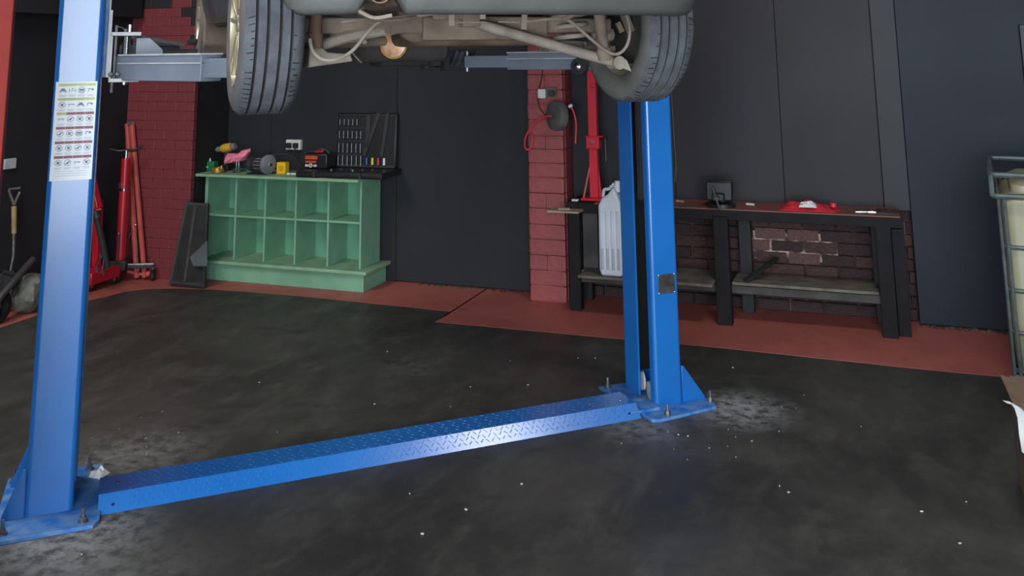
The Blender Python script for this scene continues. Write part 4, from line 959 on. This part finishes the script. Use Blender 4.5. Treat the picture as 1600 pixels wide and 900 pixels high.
# rags, pliers
X = oy(1262, 325, 7.34).x
part('red_rag', MB().cloth((X, 7.40, BT + .001), .40, .2, .06, seed=12, n=18), 'red_cloth', loc=(X, 7.40, BT), smooth=50, label='crumpled red rag on the right half of the bench', cat='rag')
X2 = oy(1263, 322, 7.36).x
part('white_cloth', MB().cloth((X2, 7.33, BT + .03), .12, .08, .055, seed=4, n=10), 'white_cloth', loc=(X2, 7.33, BT + .03), smooth=50, label='small white cloth bundled on top of the red rag', cat='cloth')
X3 = oy(1302, 320, 7.36).x
part('small_tin', MB().cyl((X3, 7.38, BT + .03), (X3, 7.38, BT + .055), .022, n=14), 'hose_red', label='small round red tin on the right end of the red rag', cat='tin')
X4 = oy(1355, 333, 7.34).x
pli = thing('pliers', 'silver pliers lying near the right end of the bench', 'pliers', (X4, 7.34, BT))
mb = MB(); mb.bar((X4 - .08, 7.33, BT + .008), (X4 + .0, 7.34, BT + .01), .012, .012); mb.bar((X4 - .08, 7.36, BT + .008), (X4, 7.34, BT + .01), .012, .012); mb.bar((X4, 7.34, BT + .01), (X4 + .06, 7.345, BT + .01), .022, .014); part('jaws', mb, 'chrome', parent=pli, bev=.002)
mb = MB(); mb.bar((X4 - .07, 7.37, BT + .012), (X4 + .02, 7.42, BT + .012), .02, .02); part('grip', mb, 'plastic_dark', parent=pli, bev=.003)
for k, (xx, lab, m) in enumerate(((1172, 'small pale bolt on the bench right of the vice', 'white_plastic'), (1062, 'small bolt on the bench just right of the blue column', 'pale_wood'))):
    X5 = oy(xx, 322, 7.45).x; part('bolt', MB().cyl((X5 - .03, 7.48, BT + .008), (X5 + .03, 7.46, BT + .008), .008, n=8), m, label=lab, cat='bolt')
X6 = oy(1388, 338, 7.4).x; part('dark_cloth', MB().cloth((X6, 7.42, BT + .001), .16, .14, .03, seed=8, n=10), 'plastic_dark', loc=(X6, 7.42, BT), label='flat dark cloth on the right bench corner', cat='cloth')
# socket and hose reel on slim pillar
ps = thing('pillar_socket', 'white socket with a cream plug and a dark knob on the slim red pillar', 'socket', oy(854, 146, 7.44))
p = oy(858, 142, 7.44); part('box', MB().box(p.x - .03, p.x + .07, 7.40, 7.44, p.z - .045, p.z + .03), 'old_wood', parent=ps, bev=.004)
p = oy(846, 147, 7.36); part('plug', MB().box(p.x - .032, p.x + .034, 7.35, 7.40, p.z - .035, p.z + .04), 'white_plastic', parent=ps, bev=.008)
mb = MB(); p = oy(862, 146, 7.38); mb.cyl((p.x, 7.36, p.z), (p.x, 7.40, p.z), .026, n=16); part('knob', mb, 'frame_dark', parent=ps)
mb = MB(); mb.tube(smoothp([oy(848, 108, 7.43), oy(846, 125, 7.42), oy(842, 138, 7.40)], 4), .004, 6); mb.tube(smoothp([oy(840, 152, 7.38), oy(843, 168, 7.38), oy(852, 180, 7.3)], 4), .004, 6); part('cord', mb, 'rubber_black', parent=ps)
rl = thing('hose_reel', 'dark round hose reel with red air hose on the slim red pillar', 'reel', oy(872, 181, 7.36))
rc = oy(870, 181, 7.32); axr = Vector((-.62, -.78, 0)).normalized()
mb = MB(); mb.lathe([(0, .045), (.03, .05), (.085, .045), (.112, .03), (.118, .01), (.118, -.03), (.10, -.05), (0, -.05)], rc, axr, 36); part('drum', mb, 'reel_grey', parent=rl)
mb = MB()
for k in range(5):
    a = 2 * PI * k / 5; u = axr.cross(Vector((0, 0, 1))); d_ = u * math.cos(a) + Vector((0, 0, 1)) * math.sin(a); mb.bar(rc + axr * .047 + d_ * .02, rc + axr * .035 + d_ * .1, .014, .006, up=axr)
mb.bar(rc - axr * .05, Vector((rc.x + .05, 7.45, rc.z)), .06, .08); part('mounting_arm', mb, 'rubber_black', parent=rl)
mb = MB(); hp = [oy(862, 181, 7.26), oy(850, 183, 7.28), oy(835, 193, 7.3), oy(822, 212, 7.32), oy(820, 228, 7.34), oy(824, 234, 7.35), oy(830, 228, 7.36), oy(832, 215, 7.38), oy(829, 208, 7.4)]
mb.tube(smoothp(hp, 6), .007, 8); hp = [oy(892, 166, 7.36), oy(897, 178, 7.36), oy(900, 195, 7.36), oy(899, 224, 7.36)]; mb.tube(smoothp(hp, 6), .007, 8); part('air_hose', mb, 'hose_red', parent=rl)
mb = MB(); mb.cyl(oy(889, 167, 7.36), oy(894, 164, 7.36), .013, n=10); part('hose_nozzle', mb, 'white_plastic', parent=rl)
mb = MB(); mb.bar(oy(880, 170, 7.38), oy(889, 168, 7.36), .03, .03); part('hose_guide', mb, 'rubber_black', parent=rl)

# ================================================================== LEFT WALL THINGS
# transmission jack
def castor(p, parent, r=.034):
    mb = MB().use('rubber_black'); mb.lathe([(0, -.012), (r * .9, -.012), (r, -.006), (r, .006), (r * .9, .012), (0, .012)], (p[0], p[1], .0015 + r), (1, .4, 0), 20); mb.use('chrome').ball((p[0], p[1], .0015 + r), .016, 8, 6)
    mb.use('plastic_black').bar((p[0], p[1], r * 1.1), (p[0], p[1], r * 2 + .035), .02, .03, up=(1, 0, 0)); mb.use('chrome').cyl((p[0], p[1], r * 2 + .03), (p[0], p[1], r * 2 + .05), .014, n=8)
    return part('castor', mb, parent=parent)
jp = Vector((-6.24, 6.94, 0))
tj = thing('transmission_jack', 'tall red hydraulic jack on castors with a black saddle, before the red corner pillar', 'jack', (jp.x, jp.y, .0015))
feet = [oz(185, 441), oz(256, 434), Vector((-6.32, 7.08, 0)), Vector((-6.02, 6.84, 0))]
feet[0].z = 0; feet[1].z = 0
feet = [feet[0], Vector((-5.99, 7.075, 0)), Vector((-6.37, 7.06, 0))]
mb = MB()
for f in feet: mb.bar((jp.x, jp.y, .13), (f.x, f.y, .125), .03, .025)
part('leg_bars', mb, 'plastic_black', parent=tj, bev=.003)
mb = MB(); mb.bar((jp.x + .05, jp.y + .02, .15), (feet[1].x, feet[1].y, .145), .008, .012); part('leg_rod', mb, 'chrome', parent=tj)
for f in feet: castor(f, tj)
part('base_box', MB().ob((jp.x, jp.y, .15), (.14, .12, .09), (0, 0, .4)), 'plastic_black', parent=tj, bev=.01)
z0_ = .18
tp = ox(188, 255, -6.18); mb = MB(); mb.cyl((jp.x, jp.y, z0_), (jp.x, jp.y, .78), .043, n=20); cy_ = part('cylinder', mb, 'jack_red', parent=tj)
mb = MB(); mb.cyl((jp.x, jp.y, .80), (jp.x, jp.y, 1.06), .038, n=20); part('upper_cylinder', mb, 'jack_red', parent=tj)
mb = MB(); mb.cyl((jp.x, jp.y, .77), (jp.x, jp.y, .81), .03, n=16); part('collar', mb, 'chrome', parent=tj)
part('ram', MB().cyl((jp.x, jp.y, 1.06), (jp.x, jp.y, 1.13), .016, n=12), 'chrome', parent=tj)
part('valve', MB().ob((jp.x - .01, jp.y - .045, .83), (.025, .02, .05)), 'chrome', parent=tj)
mb = MB(); mb.tube(smoothp([(jp.x - .12, jp.y - .08, 1.145), (jp.x - .06, jp.y - .03, 1.125), (jp.x, jp.y, 1.13), (jp.x + .08, jp.y + .02, 1.13), (jp.x + .13, jp.y + .05, 1.17)], 5), [.012] * 20 + [.012], 8); part('saddle', mb, 'plastic_black', parent=tj)
mb = MB(); mb.cyl((jp.x + .02, jp.y - .06, .2), (jp.x + .02, jp.y - .06, .42), .008, n=8); mb.ball((jp.x + .02, jp.y - .06, .42), .014, 8, 6); part('pedal', mb, 'chrome', parent=tj)
# folded trestle (two salmon tubes)
b0_ = oz(214, 438); t0 = ox(199, 192, b0_.x - .02)
tr = thing('folded_trestle', 'tall pair of faded salmon steel tubes leaning against the corner pillar', 'trestle', (b0_.x, b0_.y, .0015))
bt = Vector((b0_.x, b0_.y, .0015)); X_ = bt.x
def tp_(x, y, Y): return oy(x, y, Y)
yA, yB_ = bt.y, 7.12
mb = MB(); A0, A1 = tp_(214, 436, yA), tp_(199, 193, yB_ - .02); A0.z = max(A0.z, .02); mb.bar(A0, A1, .036, .036); part('tube', mb, 'faded_red', parent=tr, bev=.006)
mb = MB(); B0, B1 = tp_(226, 434, yA + .02), tp_(206, 190, yB_ - .02); B0.z = max(B0.z, .02); mb.bar(B0, B1, .032, .034); part('tube', mb, 'faded_red', parent=tr, bev=.006)
mb = MB(); mb.bar(tp_(200, 194, yB_ - .03), tp_(207, 192, yB_ - .03), .02, .03); part('top_bracket', mb, 'steel', parent=tr)
mb = MB(); c0, c1 = tp_(212, 352, yA + .03), tp_(216, 420, yA - .02); mb.cyl(c0, c1, .006, n=8); mb.ball(c0, .02, 8, 6); mb.ball(c1, (.016, .016, .04), 8, 6); mb.cyl(c0, tp_(200, 372, yA - .05), .007, n=8); part('locking_stay', mb, 'chrome', parent=tr)
mb = MB(); mb.bar(tp_(200, 424, yA - .02), tp_(232, 430, yA + .02), .02, .02); mb.ball(tp_(231, 428, yA), .025, 8, 6); part('foot_bar', mb, 'faded_red', parent=tr)
# engine crane folded behind the left column
eb = oz(150, 447)
ec = thing('engine_crane', 'folded red engine crane with a chrome hook behind the left lift column', 'crane', (eb.x, eb.y, .0015))
Xe, Ye = eb.x + .03, eb.y
mb = MB(); pts_ = [(132, 452), (166, 440), (164, 420), (150, 405), (132, 400)]
mb.box(Xe - .06, Xe + .12, Ye - .22, Ye + .12, .06, .16); part('base', mb, 'jack_red', parent=ec, bev=.01)
for dx, dy in ((.08, -.18), (-.03, -.18), (.08, .08), (-.03, .08)):
    mb = MB(); mb.cyl((Xe + dx - .012, Ye + dy, .033), (Xe + dx + .012, Ye + dy, .033), .031, n=16); part('wheel', mb, 'rubber_black', parent=ec)
    part('wheel_fork', MB().ob((Xe + dx, Ye + dy, .055), (.03, .03, .04)), 'steel', parent=ec)
mb = MB(); mb.bar((Xe - .04, Ye + .0, .16), (Xe - .04, Ye - .02, .72), .06, .06, up=(1, 0, 0)); part('mast', mb, 'jack_red', parent=ec, bev=.006)
m0, m1 = tp_(141, 270, 6.42), tp_(151, 325, 6.42); mb = MB(); mb.prism([(m0.x - .02, m0.z), (m0.x + .015, m0.z), (m1.x + .03, m1.z), (m1.x - .05, m1.z - .03)], lambda p, h: Vector((p[0], h, p[1])), 6.40, 6.46); mb.bar((m1.x - .0, 6.44, m1.z), (Xe - .03, Ye - .02, .70), .05, .05); part('boom_head', mb, 'jack_red', parent=ec, bev=.006)
mb = MB(); mb.cyl(tp_(150, 334, 6.48), tp_(168, 418, 6.62), .026, n=14); mb.cyl(tp_(147, 322, 6.46), tp_(152, 340, 6.48), .036, n=12); part('hydraulic_ram', mb, 'plastic_dark', parent=ec)
mb = MB(); h0 = tp_(157, 396, Ye - .2); mb.tube(smoothp([h0, h0 + Vector((.0, 0, -.05)), h0 + Vector((-.035, 0, -.09)), h0 + Vector((-.03, 0, -.14)), h0 + Vector((.01, 0, -.15)), h0 + Vector((.035, 0, -.12))], 4), .009, 8); mb.tube([h0 + Vector((.04, 0, -.05)), h0 + Vector((.035, 0, -.13)), h0 + Vector((.045, 0, -.17))], .009, 8); part('hook', mb, 'chrome', parent=ec)
# spade
s0, s1 = ox(20, 410, -6.25), ox(21, 318, -6.35)
sd = thing('spade', 'garden spade with a forked wooden handle leaning on the left wall', 'spade', (s0.x, s0.y, .1))
mb = MB(); mb.tube([ox(22, 322, -6.36), ox(22, 365, -6.33)], [.02, .018], 10); part('shaft', mb, 'gold_wood', parent=sd)
mb = MB(); mb.tube([ox(22, 362, -6.33), ox(21, 400, -6.29), ox(15, 430, -6.25)], [.012, .009, .008], 8); part('socket_shank', mb, 'steel', parent=sd)
mb = MB(); mb.tube([ox(22, 320, -6.36), ox(14, 298, -6.37)], .010, 8); mb.tube([ox(22, 320, -6.36), ox(31, 300, -6.37)], .010, 8); mb.tube([ox(14, 296, -6.37), ox(31, 294, -6.37)], .009, 8); part('grip', mb, 'old_wood', parent=sd)
b_ = ox(15, 430, -6.25); mb = MB(); mb.ob((b_.x - .08, b_.y, max(b_.z - .12, .14)), (.02, .19, .26), (0, .08, 0)); part('blade', mb, 'steel', parent=sd, bev=.004)
# clutter: black folding chair/trolley, plastic bag, cables
q0_, q1_ = ox(52, 405, -6.15), ox(2, 462, -6.1)
bt_ = thing('folded_barrow', 'black tubular steel frame tipped over in the left corner clutter', 'frame', (q1_.x, q1_.y, .0015))
mb = MB(); mb.tube([q0_, (q0_ + q1_) / 2, q1_, Vector((-6.12, 5.45, .05))], .028, 10); mb.tube([ox(5, 425, -6.25), ox(30, 432, -6.2), ox(20, 462, -6.1)], .02, 8); part('tube_frame', mb, 'plastic_dark', parent=bt_)
mb = MB(); mb.lathe([(.06, -.03), (.1, -.03), (.12, -.01), (.12, .01), (.1, .03), (.06, .03)], (-6.16, 5.62, .122), (1, .2, .0), 24, closed=True); part('wheel', mb, 'rubber_black', parent=bt_)
c_ = ox(46, 450, -6.2)
mb = MB(); mb.ball((c_.x, c_.y, .15), (.11, .15, .15), 18, 12)
for i, v in enumerate(mb.v):
    d_ = v - Vector((c_.x, c_.y, .15)); k = 1 + .22 * noise.noise(v * 11); mb.v[i] = Vector((c_.x, c_.y, .15)) + d_ * k
    if mb.v[i].z < .003: mb.v[i].z = .003
part('plastic_bag', mb, 'bag_grey', loc=(c_.x, c_.y, .003), smooth=25, label='crumpled grey-green plastic bag on the floor by the left wall', cat='bag')
rn = random.Random(5)
for nm, lab, cen, m in (('cable_coil', 'tangled black cable heap on the floor by the left wall', (-5.97, 6.0), 'rubber_black'),):
    mb = MB()
    for k in range(5):
        cx2, cy2, r2 = cen[0] + rn.uniform(-.04, .04), cen[1] + rn.uniform(-.08, .08), rn.uniform(.06, .12)
        mb.tube([(cx2 + r2 * math.cos(a * .45), cy2 + r2 * math.sin(a * .45) * 1.2, .012 + .016 * k + .01 * math.sin(a * 1.3 + k)) for a in range(15)], .007, 6)
    part(nm, mb, m, label=lab, cat='cable', loc=(cen[0], cen[1], .003))
part('red_bottle', MB().lathe([(0, 0), (.04, 0), (.045, .01), (.045, .08), (.02, .1), (0, .1)], (-6.2, 6.2, .0015), (0, 0, 1), 16), 'jack_red', label='short red tub on the floor left of the lift column', cat='tub')
# leaning dark frame beside the cabinet
lf = thing('leaning_frame', 'dark framed panel leaning against the wall left of the green cabinet', 'frame', (-5.75, 7.0, .0015))
def sheet(P4, th, m, nm, parent, b=.004):
    mb = MB(); n_ = (P4[1] - P4[0]).cross(P4[3] - P4[0]).normalized(); mb.add(P4 + [p + n_ * th for p in P4], [(0, 1, 2, 3), (7, 6, 5, 4), (0, 4, 5, 1), (1, 5, 6, 2), (2, 6, 7, 3), (3, 7, 4, 0)]); return part(nm, mb, m, parent=parent, bev=b)
FL = [oy(270, 431, 6.98), oy(322, 437, 6.98), oy(328, 318, 7.12), oy(296, 315, 7.12)]
FL[0].z = FL[1].z = .006
sheet(FL, .03, 'frame_dark', 'back_board', lf)
def inter(u, v):
    a = FL[0] * (1 - u) + FL[1] * u; b = FL[3] * (1 - u) + FL[2] * u; return a * (1 - v) + b * v + Vector((-.004, -.02, .006))
for (u0, v0, u1, v1) in ((.0, .0, .0, 1), (.0, .97, 1, .97), (0, .03, 1, .03), (.42, .03, .42, .95)):
    mb = MB(); mb.bar(inter(u0, v0), inter(u1, v1), .028, .02, up=(0, -1, 0)); part('frame_bar', mb, 'bench_worn', parent=lf, bev=.003)
sheet([inter(.46, .05), inter(.98, .05), inter(.98, .94), inter(.46, .94)], .002, 'rubber_black', 'dark_pane', lf, 0)
sheet([oy(297, 402, 6.94), oy(303, 416, 6.93), oy(324, 416, 6.93), oy(324, 376, 6.98)], .004, 'leaf_grey', 'loose_flap', lf, 0)
for x in (276, 287):
    mb = MB(); mb.bar(oy(x, 411, 6.94), oy(x + .5, 419, 6.93), .008, .006); part('clip', mb, 'chrome', parent=lf)

# ================================================================== RIGHT EDGE: caged tank, box
tk = thing('caged_tank', 'yellowed plastic liquid tank in a galvanised steel cage at the right edge', 'tank', (.77, 6.32, .0))
tk.location.x -= .065
tk.rotation_euler = (0, 0, math.radians(-6.3))
X0, X1, Y0, Y1 = .80, 1.80, 6.35, 7.25
def rr_loop(x0, x1, y0, y1, z, r=.07, n=5):
    out = []
    for cx2, cy2, a0 in ((x1 - r, y1 - r, 0), (x0 + r, y1 - r, PI / 2), (x0 + r, y0 + r, PI), (x1 - r, y0 + r, 1.5 * PI)):
        for i in range(n + 1): a = a0 + PI / 2 * i / n; out.append(Vector((cx2 + r * math.cos(a), cy2 + r * math.sin(a), z)))
    return out
mb = MB(); vs = []; fs = []; lv = [(.10, .0), (.13, -.02), (.3, -.025), (1.04, -.025), (1.08, .0), (1.10, .03), (1.14, .035), (1.165, .08), (1.175, .16)]
for z, ins in lv: vs += rr_loop(X0 + .036 + ins, X1 - .036 - ins, Y0 + .036 + ins, Y1 - .036 - ins, z, .07)
n = 24
for i in range(len(lv) - 1):
    for j in range(n): j2 = (j + 1) % n; fs.append((i * n + j, i * n + j2, (i + 1) * n + j2, (i + 1) * n + j))
fs += [tuple(range(n - 1, -1, -1)), tuple((len(lv) - 1) * n + j for j in range(n))]
mb.add(vs, fs); part('tank_body', mb, 'tank_plastic', parent=tk, smooth=40)
mb = MB(); mb.lathe([(0, 0), (.12, 0), (.12, .025), (.1, .035), (0, .035)], (1.3, 6.8, 1.17), (0, 0, 1), 28); part('filler_cap', mb, 'tank_lid', parent=tk)
for z in (.12, .33, .56, .80): part('hoop', MB().tube(rr_loop(X0, X1, Y0, Y1, z), .013, 8, closed=True), 'cage_steel', parent=tk)
for z in (1.09, 1.21): part('top_rail', MB().tube(rr_loop(X0 - .03, X1 + .03, Y0 - .03, Y1 + .03, z, .03, 3), .017, 8, closed=True), 'cage_steel', parent=tk)
for k in range(6):
    x = X0 + .03 + (X1 - X0 - .06) * k / 5
    for y in (Y0, Y1): part('upright', MB().cyl((x, y, .0 + .02), (x, y, 1.09), .010, n=8), 'cage_steel', parent=tk)
    y = Y0 + .03 + (Y1 - Y0 - .06) * k / 5
    for xx in (X0, X1): part('upright', MB().cyl((xx, y, .02), (xx, y, 1.09), .010, n=8), 'cage_steel', parent=tk)
for x, y in ((X0 - .03, Y0 - .03), (X1 + .03, Y0 - .03), (X0 - .03, Y1 + .03), (X1 + .03, Y1 + .03)): part('rail_post', MB().cyl((x, y, 1.09), (x, y, 1.21), .015, n=8), 'cage_steel', parent=tk)
mb = MB()
for x in (X0, 1.23, X1 - .11): mb.box(x, x + .11, Y0, Y1, .0, .09)
mb.box(X0, X1, Y0, Y0 + .11, .09, .1); mb.box(X0, X1, Y1 - .11, Y1, .09, .1); part('pallet', mb, 'cage_steel', parent=tk, bev=.003)
# cardboard box with white film
cb = thing('cardboard_box', 'brown cardboard box with torn white film in front of the caged tank', 'box', (.82, 4.9, 0))
xb = .565
mb = MB(); mb.box(xb, xb + .5, 4.62, 5.1, 0, .46); part('carton', mb, 'cardboard', parent=cb, bev=.003)
mb = MB(); mb.bar((xb + .0, 4.86, .46), (xb - .04, 4.86, .47), .4, .004); part('flap', mb, 'cardboard', parent=cb)
mb = MB()
fp = [oy(1568, 628, 4.6), oy(1580, 632, 4.6), oy(1590, 645, 4.59), oy(1596, 662, 4.59), oy(1600, 690, 4.59), oy(1606, 720, 4.6)]
vs = []; fs = []
for i, p in enumerate(fp):
    w = .012 + .01 * i; vs += [p + Vector((-w * .3, -.0, w * .5)), p + Vector((w, -.012, 0)), p + Vector((w * 1.6, .0, -w * .4)), p + Vector((w * .6, .01, -w * .2))]
for i in range(len(fp) - 1):
    for j in range(4): j2 = (j + 1) % 4; fs.append((i * 4 + j, i * 4 + j2, (i + 1) * 4 + j2, (i + 1) * 4 + j))
fs += [(3, 2, 1, 0), tuple((len(fp) - 1) * 4 + j for j in range(4))]
mb.add(vs, fs); part('film_wrap', mb, 'film_white', parent=cb, label='torn strip of white film')

# loose chips of concrete on the floor
mb = MB(); rn = random.Random(11)
spots = [oz(*q) for q in ((405, 545 / 2.5 + 380), (930, 560), (903, 560), (825, 602), (735, 605), (1175, 690), (1232, 770), (1218, 760), (605, 550), (1000, 660), (1060, 680), (1075, 682), (1145, 575), (640, 680), (728, 797), (585, 632), (640, 772), (815, 757), (660, 835), (1030, 460), (1440, 800), (1500, 850), (1510, 785), (200, 745), (165, 750), (750, 660))]
for p in spots:
  la, lb = p.dot(LA), p.dot(LB)
  if not (4.6 < lb < 5.35 and -.5 < la < 3.2): mb.ob((p.x, p.y, .003), (rn.uniform(.005, .013), rn.uniform(.003, .008), .004), (0, 0, rn.random() * 3))
for k in range(70):
    c, s_ = rn.choice(((Vector((-.72, 5.6, 0)), .3), (Vector((-3.2, 3.3, 0)), .35), (Vector((-1.1, 5.2, 0)), .25), (Vector((-2, 4.2, 0)), 1.6), (Vector((-3.6, 4.1, 0)), .25)))
    x, y = rn.gauss(c.x, s_), rn.gauss(c.y, s_)
    if y > 6.6: continue
    la, lb = x * LA.x + y * LA.y, x * LB.x + y * LB.y
    if 4.6 < lb < 5.35 and -.5 < la < 3.2: continue
    if 3.9 < lb < 4.4 and la < -.3: continue
    mb.ob((x, y, .002), (rn.uniform(.002, .006), rn.uniform(.002, .005), .003), (0, 0, rn.random() * 3))
part('concrete_chips', mb, 'chalk', loc=(0, 0, 0), kind='stuff', label='pale chips and drilling crumbs scattered over the black floor', cat='debris')
